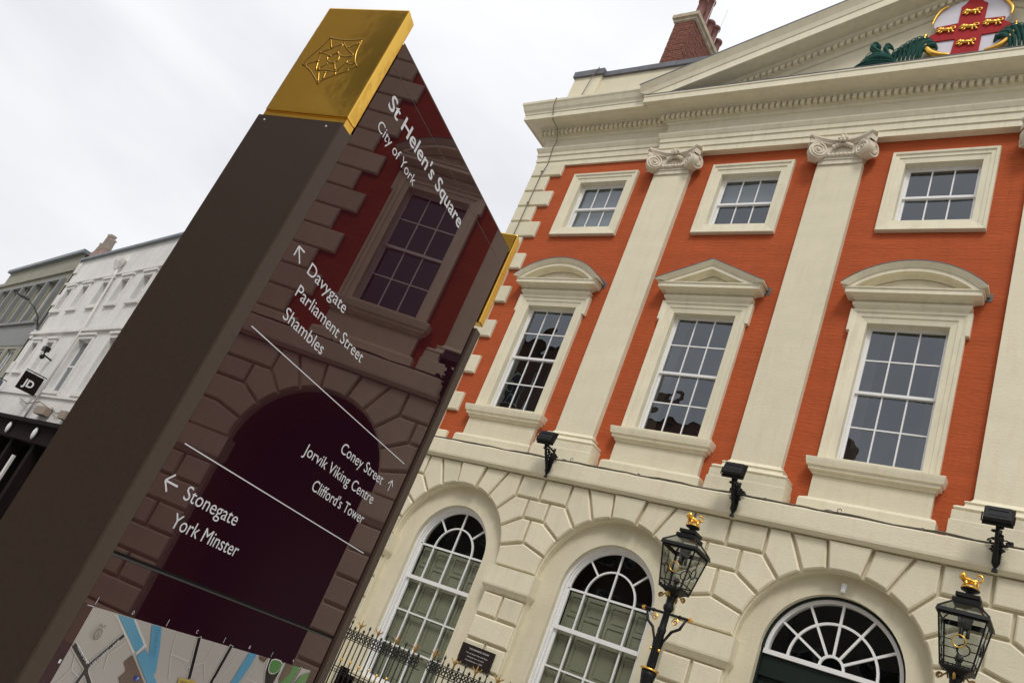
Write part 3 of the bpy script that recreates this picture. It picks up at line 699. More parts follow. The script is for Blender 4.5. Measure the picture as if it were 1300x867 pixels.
# --- doorway with fanlight in the middle bay
def doorway(c):
    r = .90; zs = 3.36; n = 30; y = -.04
    fr = MB()
    def ring(r0, r1, y0, y1, mb=fr):
        a = arc(c, zs, r0, -90, 90, n); b = arc(c, zs, r1, -90, 90, n); m_ = n+1
        vs = [(p[0],y0,p[1]) for p in a]+[(p[0],y0,p[1]) for p in b]+[(p[0],y1,p[1]) for p in a]+[(p[0],y1,p[1]) for p in b]; fs = []
        for i in range(n): fs += [(i,i+1,m_+i+1,m_+i),(i,i+1,2*m_+i+1,2*m_+i),(m_+i,m_+i+1,3*m_+i+1,3*m_+i)]
        mb.add(vs, fs)
    dk = MB(); ring(r, r-.035, y-.08, y+.08, dk); dk.box(c-r, c-r+.03, y-.06, y+.1, 0, zs); dk.box(c+r-.03, c+r, y-.06, y+.1, 0, zs); dk.box(c-r+.03, c+r-.03, y-.02, y+.08, zs-.34, zs-.065); root = dk.build('doorway', GREEN, H)
    ring(r-.035, r-.085, y-.05, y+.05)
    fr.box(c-r+.03, c+r-.03, y-.06, y+.05, zs-.06, zs+.0)
    g = .016
    ring(.56+g, .56-g, y-.03, y+.01); ring(.15+g, .15-g, y-.03, y+.01)
    for a in (-60,-30,0,30,60):
        a = radians(a); dx, dz = sin(a), cos(a); px, pz = cos(a), -sin(a)
        q = [(c+dx*.16+px*g, zs+dz*.16+pz*g),(c+dx*.82+px*g, zs+dz*.82+pz*g),(c+dx*.82-px*g, zs+dz*.82-pz*g),(c+dx*.16-px*g, zs+dz*.16-pz*g)]
        fr.prism(q, y-.027, y+.006)
    fr.build('fanlight_frame', WOOD, root)
    for k in range(6):
        a0, a1 = -90+30*k, -60+30*k
        for r0, r1 in ((.165,.545),(.575,.815)):
            q = arc(c, zs, r0, a0+.8, a1-.8, 5)+arc(c, zs, r1, a1-.8, a0+.8, 5); MB().add([(x,y-.01,z) for x,z in q],[tuple(range(len(q)))]).build('pane', GLASSG, root)
    for s in (-1, 1):
        a, b = sorted((c+s*.004, c+s*.865)); m = MB(); m.box(a, b, y+.03, y+.08, .3, zs-.345)
        for z0, z1 in ((.5,1.3),(1.45,2.2),(2.35,2.85)): m.frame(a+.12, b-.12, z0, z1, [(0,y+.005),(.0,y+.02),(.03,y+.012),(.04,y+.028)]); m.box(a+.16, b-.16, y+.012, y+.03, z0+.04, z1-.04)
        d = m.build('door', GREEN, root)
        MB().ball((c+s*.09, y-.03, 1.3), .035, 10).build('door_knob', BRASS, d)
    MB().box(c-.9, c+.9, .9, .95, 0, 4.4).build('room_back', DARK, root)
    MB().box(c-1.2, c+1.2, -1.5, -.3, 0, .15).box(c-1.0, c+1.0, -1.1, -.3, .15, .3).build('door_step', STONE, H)
doorway(0)
bx = MB().box(-.035,.025,-.27,-.216,4.345,4.42).box(-.03,.02,-.285,-.216,4.30,4.344).ball((-.005,-.275,4.325),.02,8)
bx.build('door_sensor', WOOD, thing('alarm_sensor', 'tiny cream sensor box fixed above the arched fanlight', 'sensor'))

# ================================================================== things on the facade
# coat of arms in the pediment
CA = thing('coat_of_arms', 'painted shield with red cross and five gold lions inside the pediment', 'coat of arms', (0,-.2,13.6))
CA['_o'] = (0, -.2, 13.6)
def smoothloop(pts, k=2):
    for _ in range(k):
        q = []
        n = len(pts)
        for i in range(n):
            a, b = pts[i], pts[(i+1) % n]; q += [(a[0]*.75+b[0]*.25, a[1]*.75+b[1]*.25), (a[0]*.25+b[0]*.75, a[1]*.25+b[1]*.75)]
        pts = q
    return pts
OX, OZ = .045, -.02
T_ = lambda P: [(x+OX, z+OZ) for x, z in P]
fld = T_([(-.47,15.19),(-.57,15.13),(-.63,14.98),(-.645,14.77),(-.58,14.68),(-.57,14.54),(-.68,14.5),(-.68,14.36),(-.6,14.16),(-.45,14.0),(-.2,13.93),(.16,13.93),(.45,14.02),(.6,14.18),(.66,14.36),(.66,14.52),(.55,14.56),(.5,14.64),(.52,14.73),(.57,14.78),(.58,14.92),(.52,15.06),(.42,15.18),(.25,15.28),(-.0,15.36),(-.3,15.28)])
MB().prism(smoothloop(fld, 1), -.30, -.17).build('shield', LILAC, CA)
crs = T_([(-.23,15.14),(-.17,15.2),(-.13,15.30),(-.03,15.36),(.06,15.32),(.11,15.2),(.18,15.15),(.18,14.75),(.50,14.73),(.49,14.64),(.62,14.53),(.60,14.38),(.185,14.36),(.185,13.93),(-.25,13.93),(-.23,14.34),(-.68,14.34),(-.66,14.50),(-.57,14.55),(-.58,14.70),(-.23,14.73)])
MB().prism(crs, -.325, -.301).build('cross', RED, CA)
def rim(pts, r, name='rim'):
    P = T_(pts); n = len(P); rr = [r*(.35+.65*sin(pi*(i+.5)/n)) for i in range(n)]
    Q = [(x,-.33,z) for x,z in P]; MB().tube(Q, rr, 8).build(name, GILD, CA)
def dense(pts, k=2):
    for _ in range(k):
        q = [pts[0]]
        for a, b in zip(pts, pts[1:]): q += [(a[0]*.75+b[0]*.25, a[1]*.75+b[1]*.25), (a[0]*.25+b[0]*.75, a[1]*.25+b[1]*.75)]
        pts = q+[pts[-1]]
    return pts
rim(dense([(-.44,15.2),(-.55,15.15),(-.63,14.98),(-.66,14.77)]), .025)
rim(dense([(-.72,14.55),(-.745,14.41),(-.68,14.2),(-.56,14.05),(-.41,13.98),(-.25,13.95)]), .06)
rim(dense([(.40,15.2),(.52,15.08),(.60,14.9),(.585,14.75)]), .035)
rim(dense([(.68,14.56),(.70,14.36),(.61,14.14),(.45,13.99),(.27,13.95)]), .05)
def lion_relief(cx, cz, s):
    m = MB(); P = lambda x, z: (cx+x*s, -.345, cz+z*s)
    m.tube([P(-.5,.12),P(-.2,.10),P(.15,.02),P(.5,.05)], [.19*s,.20*s,.15*s,.19*s], 8)          # body
    m.ball(P(.0,.06), .26*s, 12, (1.7,.8,.85)); m.ball(P(-.35,.14), .27*s, 10, (1,.8,1)); m.ball(P(.42,.06), .24*s, 10, (1,.8,.95))
    m.ball(P(-.60,.25), .27*s, 10, (1,.7,1)); m.ball(P(-.84,.20), .12*s, 8, (1.2,.8,.8))          # head with mane, muzzle
    for a in ([(-.5,.05),(-.75,-.12),(-.95,-.02)],[(-.4,.0),(-.42,-.22),(-.6,-.36)],[(.42,.0),(.25,-.2),(.36,-.38),(.22,-.42)],[(.52,0),(.62,-.2),(.78,-.36),(.62,-.42)]): m.tube([P(*q) for q in a], .085*s, 6)
    m.tube([P(*q) for q in dense([(.6,.1),(.85,.1),(.85,.4),(.5,.45),(.35,.35)],1)], .065*s, 6)
    m.ball(P(.33,.36), .07*s, 6)
    return m.build('gold_lion', GILD, CA)
for x, z in [(-.40,14.57),(-.035,14.95),(-.03,14.57),(.33,14.60),(-.03,14.19)]: lion_relief(x+OX, z+OZ, .168)
def leaf(P, r, parent, nm='acanthus_leaf'):
    m = MB(); Q = dense(P, 2); n = len(Q)
    m.tube([(x,-.26-.10*sin(pi*i/(n-1)),z) for i,(x,z) in enumerate(Q)], [r*(.25+sin(pi*min(1,(i+1)/(n)))*.9) for i in range(n)], 7)
    m.tube([(x,-.30-.13*sin(pi*i/(n-1)),z+.01) for i,(x,z) in enumerate(Q)], [r*.25]*n, 5)
    m.build(nm, ACAN, parent)
for s in (-1, 1):
    f = lambda P: [((x+.05) if s < 0 else -(x+.05), z-.02) for x, z in P]
    leaf(f([(-1.0,13.88),(-1.4,13.97),(-1.70,13.95),(-1.90,13.86)]), .055, CA)
    leaf(f([(-1.1,13.92),(-1.35,14.10),(-1.60,14.12),(-1.78,14.0)]), .042, CA); leaf(f([(-1.15,13.98),(-1.38,14.19),(-1.60,14.20),(-1.72,14.10)]), .03, CA)
    leaf(f([(-1.25,14.05),(-1.45,14.22),(-1.60,14.32),(-1.58,14.43),(-1.50,14.42),(-1.5,14.36)]), .055, CA)
    leaf(f([(-1.25,14.1),(-1.38,14.28),(-1.32,14.36),(-1.25,14.33)]), .045, CA)
    for k, (dx, h) in enumerate([(-.02,.10),(.05,.18),(.12,.25),(.19,.30),(.26,.33),(.33,.32),(.40,.25),(.46,.16)]):
        leaf(f([(-1.22+dx,13.92),(-1.2+dx,14.08+h*.3),(-1.10+dx,14.08+h),(-.98+dx,14.10+h*.9),(-.95+dx,14.02+h*.7)]), .036, CA)

# lightning cable down the left corner, and cable along the string course
cb = MB()
pts = [(-8.0,-.15,15.27),(-8.08,-.15,15.05),(-8.2,-.12,14.4),(-8.3,-.1,13.86),(-8.34,-.70,13.80),(-8.36,-.66,13.6),(-8.36,-.5,13.33),(-8.3,-.27,13.22),(-8.34,-.09,13.0),(-8.3,-.165,12.76),(-8.32,-.08,12.35),(-8.36,-.10,12.0),(-8.38,-.09,10.5),(-8.36,-.10,8.9),(-8.38,-.09,7.2),(-8.4,-.10,5.3)]
cb.tube(pts, .011, 5)
for z in (12.1,11.2,10.3,9.4,8.5,7.6,6.7): cb.box(-8.40,-8.35,-.115,-.085,z,z+.03)
ct = thing('conductor_cable', 'thin dark cable running down the corner stones at the left edge', 'cable'); cb.build('cable', CABLE, ct)
cb = MB(); pts = []
for i in range(90):
    x = -8.4+16.8*i/89; pts.append((x, -.47+.006*sin(i*2.1), 5.272+.006*sin(i*1.3)+.003*sin(i*3.7)))
cb.tube(pts, .012, 6); cb.tube([(x,y-.014,z+.008+.006*sin(i*.9)) for i,(x,y,z) in enumerate(pts)], .008, 5)
for k in range(8):
    x = -7.4+2.05*k; cb.box(x, x+.03, -.490, -.45, 5.256, 5.296)
for x in (-.35, -4.2-.5): cb.ball((x,-.48,5.28), .025, 8, (2.6,1,1)); cb.tube([(x+.14+.028*cos(a*.7),-.49,5.31+.028*sin(a*.7)) for a in range(9)], .007, 5)
ct = thing('ledge_cable', 'weathered grey cable lying along the cream ledge above the arches', 'cable'); cb.build('cable', CABLE, ct)

# floodlights on ornate brackets
def floodlight(x, label, yaw=0):
    t = thing('floodlight', label, 'floodlight', (x, -.5, 5.0), yaw, 'black floodlights along the ledge')
    b = MB()    # openwork bracket in the YZ plane
    b.tube([(0,.0,-.02),(0,-.02,.28),(0,-.02,.52)], .018, 6)
    b.tube([(0,-.01,-.03),(0,-.10,.12),(0,-.24,.30),(0,-.36,.46)], [.012,.02,.02,.014], 6)
    b.tube([(0,-.0,.44),(0,-.38,.46)], .014, 6)
    for cy, cz, r in ((-.10,.33,.075),(-.22,.37,.055),(-.07,.19,.05),(-.30,.42,.032),(-.04,.09,.03)):
        b.tube([(0, cy+r*(1-.6*i/14)*cos(i*.62), cz+r*(1-.6*i/14)*sin(i*.62)) for i in range(15)], .012, 5)
    for q in range(7): b.ball(((-1)**q*.03, -.05-.045*q, .20+.04*q), .026, 6)
    for q in (-1, 1): b.tube([(q*(.05+.04*(1-.6*i/12)*cos(i*.6)), -.04, .33+.05*(1-.6*i/12)*sin(i*.6)) for i in range(13)], .011, 5); b.tube([(q*(.03+.03*(1-.6*i/12)*cos(i*.6)), -.05, .20+.035*(1-.6*i/12)*sin(i*.6)) for i in range(13)], .010, 5)
    b.box(-.035,.035,-.03,.02,.02,.42); b.lathe([(.03,-.10),(.012,-.03),(.03,.0),(.02,.03)], (0,-.005,.0), 8)
    for k in range(4): b.ball((0,-.06-.07*k,.47), .018, 6)
    b.v = [(x*1.3, y*.95, z*.84) for x, y, z in b.v]
    b.build('bracket', BLACK, t)
    h = MB()    # lamp head tipped up at the wall
    M = Matrix.Translation((0,-.38,.50)) @ Matrix.Rotation(radians(-12), 4, 'X')
    hh = MB(); hh.add([(-.17,-.06,-.10),(.17,-.06,-.10),(.17,.05,-.13),(-.17,.05,-.13),(-.15,-.05,.09),(.15,-.05,.09),(.17,.05,.12),(-.17,.05,.12)],[(0,3,2,1),(4,5,6,7),(0,1,5,4),(1,2,6,5),(2,3,7,6),(3,0,4,7)])
    hh.box(-.19,.19,.05,.065,-.145,.14)
    hh.box(-.12,.12,-.062,-.052,-.06,-.05); hh.box(-.12,.12,-.062,-.052,.03,.04)
    hh.v = [tuple(M @ (Vector(p)*.86)) for p in hh.v]; hh.build('lamp_head', BLACK, t)
    y = MB(); y.tube([(-.17,-.38,.50),(-.17,-.39,.40),(-.12,-.38,.375),(.12,-.38,.375),(.17,-.39,.40),(.17,-.38,.50)], .009, 5); y.build('yoke', BLACK, t)
    c = MB(); c.tube([(0,-.05,.22),(.10,-.10,.22),(.14,-.14,.225)], .012, 5); c.box(.11,.17,-.22,-.13,.215,.25); c.ball((.14,-.225,.23),.018,8); c.build('side_arm', BLACK, t)
    return t
floodlight(-4.93, 'black floodlight on scroll bracket at the foot of the left pilaster', radians(0))
floodlight(-1.63, 'black floodlight on scroll bracket left above the first lamp post', radians(0))
floodlight(1.66, 'black floodlight on scroll bracket above the right lantern with lion', 0)
f4 = floodlight(4.95, 'black floodlight on scroll bracket beyond the right edge over the fourth pier', 0)

# wall plaque
PQ = thing('wall_plaque', 'small dark plaque with pale lettering on the pier between arched windows', 'plaque', (-5.0,-.405,1.9))
def text_mesh(s, name, mat_, width, cap, parent, x, y, z, align='L', offset=0.0, ext=.0002, rot=None, font_ref=.7):
    cu = bpy.data.curves.new('txt', 'FONT'); cu.body = s; cu.size = 1; cu.extrude = 0; cu.offset = offset; cu.resolution_u = 4
    o = bpy.data.objects.new('txt', cu); COL.objects.link(o)
    dg = bpy.context.evaluated_depsgraph_get(); me = bpy.data.meshes.new_from_object(o.evaluated_get(dg))
    bpy.data.objects.remove(o); bpy.data.curves.remove(cu)
    xs = [v.co.x for v in me.vertices]; w0 = min(xs); ww = max(xs)-w0
    sy = cap/font_ref; sx = width/ww
    for v in me.vertices: v.co = Vector(((v.co.x-w0)*sx, 0, v.co.y*sy))
    me.materials.append(mat_); me.update()
    return link(name, me, parent, loc=(x-(width if align == 'R' else 0), y, z))
b = MB().box(-.33,.33,-.022,.0,-.17,.13); b.v = [(x-5.0+ -.0, y-.405, z+1.9) for x, y, z in b.v]
PQ['_o'] = (-5.0,-.405,1.9)
plq = b.build('plate', BRONZE, PQ)
for i, (s_, w_, h_, xx) in enumerate([('THE MANSION HOUSE', .40, .024, -.17), ('The residence of the Lord Mayor', .44, .018, -.2), ('during his term of office', .34, .018, -.16), ('Completed in 1730', .34, .018, -.17)]):
    text_mesh(s_, 'lettering', PRINT, w_, h_, plq, xx, -.024, .06-.052*i-(.01 if i else 0))
MB().add([(-.28,-.024,.05),(-.22,-.024,.05),(-.22,-.024,.11),(-.28,-.024,.11)],[(0,1,2,3)]).build('emblem', RED, plq)

# ================================================================== railings
def railing(x0, x1, y, zt, label):
    R = thing('iron_railing', label, 'railing', (x0, y, 0)); R['_o'] = (x0, y, 0)
    b = MB(); b.box(x0, x1, y-.008, y+.008, zt-.012, zt); b.build('top_rail', BLACK, R)
    b = MB(); b.box(x0, x1, y-.008, y+.008, zt-.155, zt-.143); b.build('lower_rail', BLACK, R)
    b = MB(); b.box(x0, x1, y-.006, y+.006, .98, .992); b.box(x0, x1, y-.010, y+.010, .28, .295); b.build('mid_rail', BLACK, R)
    n = int((x1-x0)/.0975); fi = MB(); fg = MB()
    for i in range(n):
        x = x0+.04+.0975*i
        big = i % 2 == 0
        m = MB(); m.tube([(x,y,.1),(x,y,zt+(.0 if not big else .03))], .0115 if big else .009, 6)
        if not big: m.lathe([(.006,0),(.018,.02),(.02,.035),(.002,.06)], (x,y,zt), 6)
        else:
            if (i//2) % 2: m.tube([(x,y,zt),(x,y,zt+.08)], .008, 5); m.lathe([(.006,0),(.020,.03),(.003,.07)], (x,y,zt+.07), 6)
        bar = m.build('bar', BLACK, R)
        if big and (i//2) % 2 == 0:
            g = MB(); g.tube([(x,y,zt),(x,y,zt+.10),(x+.004,y,zt+.19)], [.011,.014,.002], 6)
            for s in (-1, 1): g.tube([(x,y,zt+.05),(x+s*.03,y,zt+.10),(x+s*.07,y,zt+.12),(x+s*.085,y,zt+.15)], [.009,.010,.008,.002], 6)
            g.build('gilt_finial', GILDD, bar)
        if not big: MB().ball((x,y,1.10 if (i//2) % 2 else 1.12), .02, 8, (1,1,1.2)).build('gilt_boss', GILD, bar)
    m = MB(); k = int((x1-x0)/.058)
    for i in range(k):
        x = x0+.012+.058*i
        for zc, r in ((zt-.045,.025),(zt-.103,.027)):
            m.tube([(x+r*cos(a*pi/4), y, zc+r*sin(a*pi/4)) for a in range(8)], .0085, 4, closed=True)
    m.build('ring_frieze', BLACK, R, kind='stuff')
    m = MB()
    for i in range(n):
        x = x0+.04+.0975*i+.049
        for s in (-1,1): m.tube([(x+s*.02+.022*cos(a*.8), y, .93+.022*sin(a*.8)) for a in range(8)], .005, 4)
    m.build('scroll_work', BLACK, R, kind='stuff')
railing(-8.7, -4.94, -1.68, 1.55, 'black iron railing with gilt spearheads in front of the left arched window')
railing(-4.88, -2.1, -1.60, 1.585, 'black iron railing section with gilt spikes below the dark plaque')
MB().box(-8.8,-1.9,-1.85,-1.45,0,.28).build('railing_kerb', STONE, thing('stone_kerb', 'low stone kerb under the black railings', 'kerb'))

# ================================================================== lantern posts
def lion3d():
    m = MB()
    m.tube([(-.075,0,.078),(-.04,0,.085),(.02,0,.078),(.07,0,.082)], [.034,.040,.029,.036], 8)
    m.ball((-.10,0,.125), .034, 10, (.9,1,1)); m.ball((-.095,0,.12), .054, 9, (.75,.9,1)); m.ball((-.13,0,.112), .017, 8)
    for p in ([(-.075,.018,.07),(-.085,.018,.035),(-.08,.018,.0)],[(-.055,-.018,.07),(-.05,-.018,.035),(-.055,-.018,.0)],[(.06,.018,.07),(.075,.018,.035),(.06,.018,.0)],[(.05,-.018,.07),(.035,-.018,.035),(.045,-.018,.0)]):
        m.tube(p, [.024,.015,.015], 6); m.ball((p[-1][0]-.008,p[-1][1],.006), .016, 6)
    m.tube([(.085,0,.09),(.112,0,.10),(.118,0,.135),(.10,0,.162),(.068,0,.165),(.05,0,.148)], [.014,.012,.012,.012,.013,.016], 6)
    m.lathe([(.0,-.0),(.105,0),(.105,.012)][1:], (0,0,-.012), 12)
    return m
def lantern_post(x, y, label, lion_dir):
    t = thing('lamp_post', label, 'lamp post', (x,y,0), 0, 'lantern posts flanking the door')
    p = MB(); p.lathe([(.17,0),(.17,.35),(.14,.40),(.10,.48),(.12,.55),(.085,.62),(.065,.75),(.052,2.1),(.08,2.14),(.085,2.17),(.06,2.22),(.075,2.30),(.09,2.38),(.10,2.44)], (0,0,0), 14)
    p.lathe([(.05,2.44),(.055,2.5),(.047,2.9),(.055,2.93),(.055,2.96),(.045,2.99),(.042,3.18),(.06,3.2),(.07,3.24),(.05,3.28),(.055,3.34),(.07,3.40)], (0,0,0), 14)
    for k in range(8):
        a = 2*pi*k/8; p.tube([(.05*cos(a),.05*sin(a),2.5),(.045*cos(a),.045*sin(a),2.9)], .009, 4)
    post = p.build('post', BLACK, t)
    MB().lathe([(.10,0),(.118,.006),(.118,.02),(.10,.028)], (0,0,2.445), 16).build('gilt_ring', GILD, post)
    cb = MB(); cb.tube([(-.30,0,3.16),(.30,0,3.16)], .017, 8); cb.ball((-.18,0,3.16),.026,8); cb.ball((.18,0,3.16),.026,8)
    for s in (-1, 1): cb.tube([(s*.27,0,3.15),(s*.22,0,3.02),(s*.13,0,2.96),(s*.06,0,2.82),(s*.05,0,2.72)], [.014,.02,.02,.016,.012], 6)
    ar = cb.build('ladder_bar', BLACK, t)
    g = MB()
    for s in (-1, 1):
        g.lathe([(.018,-.0),(.032,.012),(.02,.02),(.028,.03),(.01,.05)], (0,0,0), 8)
        k = len(g.v)-5*8
        for i in range(k, len(g.v)): a_, b_, c_ = g.v[i]; g.v[i] = (s*(.30+c_), a_, 3.16+b_)
        g.tube([(s*(.14+.05*(1-i/18*.8)*cos(i*.55)), -.01, 3.08+.05*(1-i/18*.8)*sin(i*.55)) for i in range(19)], .008, 5)
        g.ball((s*.055,-.03,2.70), .022, 6)
    g.build('gilt_scroll', GILD, ar)
    # lantern
    zb, ze, zr = 3.46, 3.97, 4.14; hb, he = .145, .225
    f = MB(); cor = [(-1,-1),(1,-1),(1,1),(-1,1)]
    for a, b in cor: f.tube([(a*hb,b*hb,zb),(a*he,b*he,ze)], .011, 4)
    for k in range(4):
        (a,b),(c,d) = cor[k], cor[(k+1)%4]
        f.tube([(a*hb,b*hb,zb),(c*hb,d*hb,zb)], .013, 4); f.tube([(a*he,b*he,ze-.01),(c*he,d*he,ze-.01)], .013, 4)
        h1 = hb+(he-hb)*.16; z1 = zb+(ze-zb)*.16; f.tube([(a*h1,b*h1,z1),(c*h1,d*h1,z1)], .008, 4)
        h2 = hb+(he-hb)*.5; z2 = zb+(ze-zb)*.5
        mx, my = (a+c)/2, (b+d)/2
        f.tube([(a*h2,b*h2,z2),(a*h2+(c-a)*h2*.33,b*h2+(d-b)*h2*.33,z2)], .006, 4); f.tube([(c*h2,d*h2,z2),(c*h2+(a-c)*h2*.33,d*h2+(b-d)*h2*.33,z2)], .006, 4)
        f.tube([(mx*hb,my*hb,zb),(mx*(h2-.013),my*(h2-.013),z2-.065)], .006, 4); f.tube([(mx*(h2+.013),my*(h2+.013),z2+.065),(mx*he,my*he,ze)], .006, 4)
        for q in range(6):
            tt = (q+.5)/6; f.tube([(a*hb+(c-a)*hb*tt, b*hb+(d-b)*hb*tt, zb),(a*hb+(c-a)*hb*tt, b*hb+(d-b)*hb*tt, zb+.03)], .010, 4)
    f.lathe([(.06,3.38),(.09,3.40),(hb*1.25,3.45),(hb*1.38,3.462),(hb*1.38,3.47)], (0,0,0), 4)
    # eaves band, roof bars, cap
    E2 = he+.03
    f.add([(-he,-he,ze),(he,-he,ze),(he,he,ze),(-he,he,ze),(-E2,-E2,ze+.005),(E2,-E2,ze+.005),(E2,E2,ze+.005),(-E2,E2,ze+.005),(-E2+.01,-E2+.01,ze+.045),(E2-.01,-E2+.01,ze+.045),(E2-.01,E2-.01,ze+.045),(-E2+.01,E2-.01,ze+.045)],
          [(0,1,5,4),(1,2,6,5),(2,3,7,6),(3,0,4,7),(4,5,9,8),(5,6,10,9),(6,7,11,10),(7,4,8,11)])
    hr = .115
    for a, b in cor: f.tube([(a*(E2-.015),b*(E2-.015),ze+.045),(a*hr,b*hr,zr)], .010, 4)
    for z0, z1, h in ((zr-.01,zr+.035,.135),(zr+.035,zr+.06,.10),(zr+.06,zr+.10,.115),(zr+.10,zr+.115,.06)): f.box(-h,h,-h,h,z0,z1)
    f.lathe([(.05,4.255),(.035,4.275),(.09,4.30),(.095,4.315)], (0,0,0), 12)
    lan = f.build('lantern_frame', BLACK, t)
    for k in range(4):
        (a,b),(c,d) = cor[k], cor[(k+1)%4]
        MB().add([(a*hb,b*hb,zb+.005),(c*hb,d*hb,zb+.005),(c*he,d*he,ze-.005),(a*he,b*he,ze-.005)],[(0,1,2,3)]).build('pane', GLASSL, lan)
        MB().add([(a*(E2-.02),b*(E2-.02),ze+.047),(c*(E2-.02),d*(E2-.02),ze+.047),(c*hr,d*hr,zr-.002),(a*hr,b*hr,zr-.002)],[(0,1,2,3)]).build('roof_pane', GLASSL, lan)
        h2 = hb+(he-hb)*.5+.006; z2 = zb+(ze-zb)*.5; mx, my = (a+c)/2, (b+d)/2; sl_ = (he-hb)/(ze-zb)
        g = MB(); g.tube([((mx*(h2+.062*sin(q*pi/9)*sl_)+my*.062*cos(q*pi/9)), (my*(h2+.062*sin(q*pi/9)*sl_)+mx*.062*cos(q*pi/9)), z2+.062*sin(q*pi/9)) for q in range(18)], .007, 6, closed=True); g.build('gilt_hoop' if k == 0 else 'hoop', GILD if k == 0 else BLACK, lan)
    bu = MB(); bu.lathe([(.05,4.05),(.075,4.0),(.06,3.90),(.02,3.88)], (0,0,0), 12)
    for q in range(3):
        a = 2*pi*q/3; bu.tube([(.04*cos(a),.04*sin(a),3.9),(.045*cos(a),.045*sin(a),3.8)], .02, 6)
    bu.tube([(0,0,3.46),(0,0,3.6)], .02, 6); bu.ball((0,0,3.58),.045,8)
    bu.build('burner', mat('burner_grey', (.12,.11,.10), .5), t)
    for s in (-1, 1):
        for ax in (0, 1):
            sc = MB()
            P = [(s*(.07+.03*i/5+.0), 3.36+.05*sin(i*.5)) for i in range(4)]+[(s*(.15+.035*(1-i/16*.75)*cos(i*.6-1.2)), 3.37+.035*(1-i/16*.75)*sin(i*.6-1.2)) for i in range(17)]
            sc.tube([(x_, 0, z_) if ax == 0 else (0, x_, z_) for x_, z_ in P], .009, 5)
            sc.build('gilt_scroll', GILDD, lan)
    L3 = lion3d(); L3.v = [(a*lion_dir*.86, b*1.2, c*.98+4.325) for a, b, c in L3.v]; 
    if lion_dir == 0: pass
    L3.build('gilt_lion', GILD, t)
    return t
YL = -1.68
l1 = lantern_post(-1.60, YL, 'black lantern post with gilt lion standing left of the door', 1)
l1.children[-1].rotation_euler = (0,0,radians(0))
for c_ in l1.children:
    if c_.name.startswith('gilt_lion'): c_.rotation_euler = (0,0,radians(38))
l2 = lantern_post(1.61, YL, 'black lantern post with gilt lion standing right of the door', 1)

# ================================================================== the wayfinding totem
TA = .2520
TM = thing('wayfinding_totem', 'brown street direction totem with gold cap, lettering and city map', 'sign', (0,0,0), 0)
nx, ny = cos(TA), sin(TA)
# local frame: +X along the glass (from the near edge), -Y out of the glass towards the viewer side, Z up
T0 = -11.326; D0 = -.637
TM.location = (nx*D0-ny*T0, ny*D0+nx*T0, 0); TM.rotation_euler = (0, 0, TA+pi/2)
WT = .504       # far edge 11.326-10.822
b = MB(); b.box(.004, WT-.006, .012, .132, 0, 2.205); b.build('body', SIGNB, TM)
b = MB(); b.box(.0, .003, .003, .134, 0, 2.063); b.build('side_panel', SIGNB, TM)
MB().tube([(-.0005,.120,2.055),(.0,.120,2.055)],.0016,6).tube([(-.0005,.022,2.055),(.0,.022,2.055)],.0016,6).build('rivets', PRINT, TM)
b = MB(); b.box(.0, .0215, -.0008, .0028, 0, 2.063); b.build('edge_frame', SIGNF, TM)
b = MB(); b.box(WT-.018, WT, -.004, .03, 0, 2.058); b.box(WT-.018, WT, .03, .134, 0, 2.058); b.build('edge_frame', SIGNF, TM)
b = MB(); b.box(.0220, WT-.0185, .0045, .0115, 0, 2.207); b.build('backing', mat('black_gasket', (.004,.004,.004), .6), TM)
gl = MB().box(.0225, WT-.0215, 0, .004, 1.5315, 2.2165).build('direction_panel', SIGNG, TM)
MB().box(.0225, WT-.0215, .0001, .0012, 2.2168, 2.219).build('panel_edge', SIGNF, TM)
mpn = MB().box(.0225, WT-.0215, 0, .004, .62, 1.5265).build('map_panel', SIGNG, TM)
MB().box(.0225, WT-.0215, .0008, .006, 1.5268, 1.5285).build('joint_strip', mat('joint_grey', (.12,.12,.12), .3, metal=.8), TM)
MB().box(.03, WT-.03, -.0003, -.0001, 2.1815, 2.1822).build('panel_line', mat('pale_line', (.09,.075,.07), .4), gl)  # thin line across the upper glass, paler than the maroon
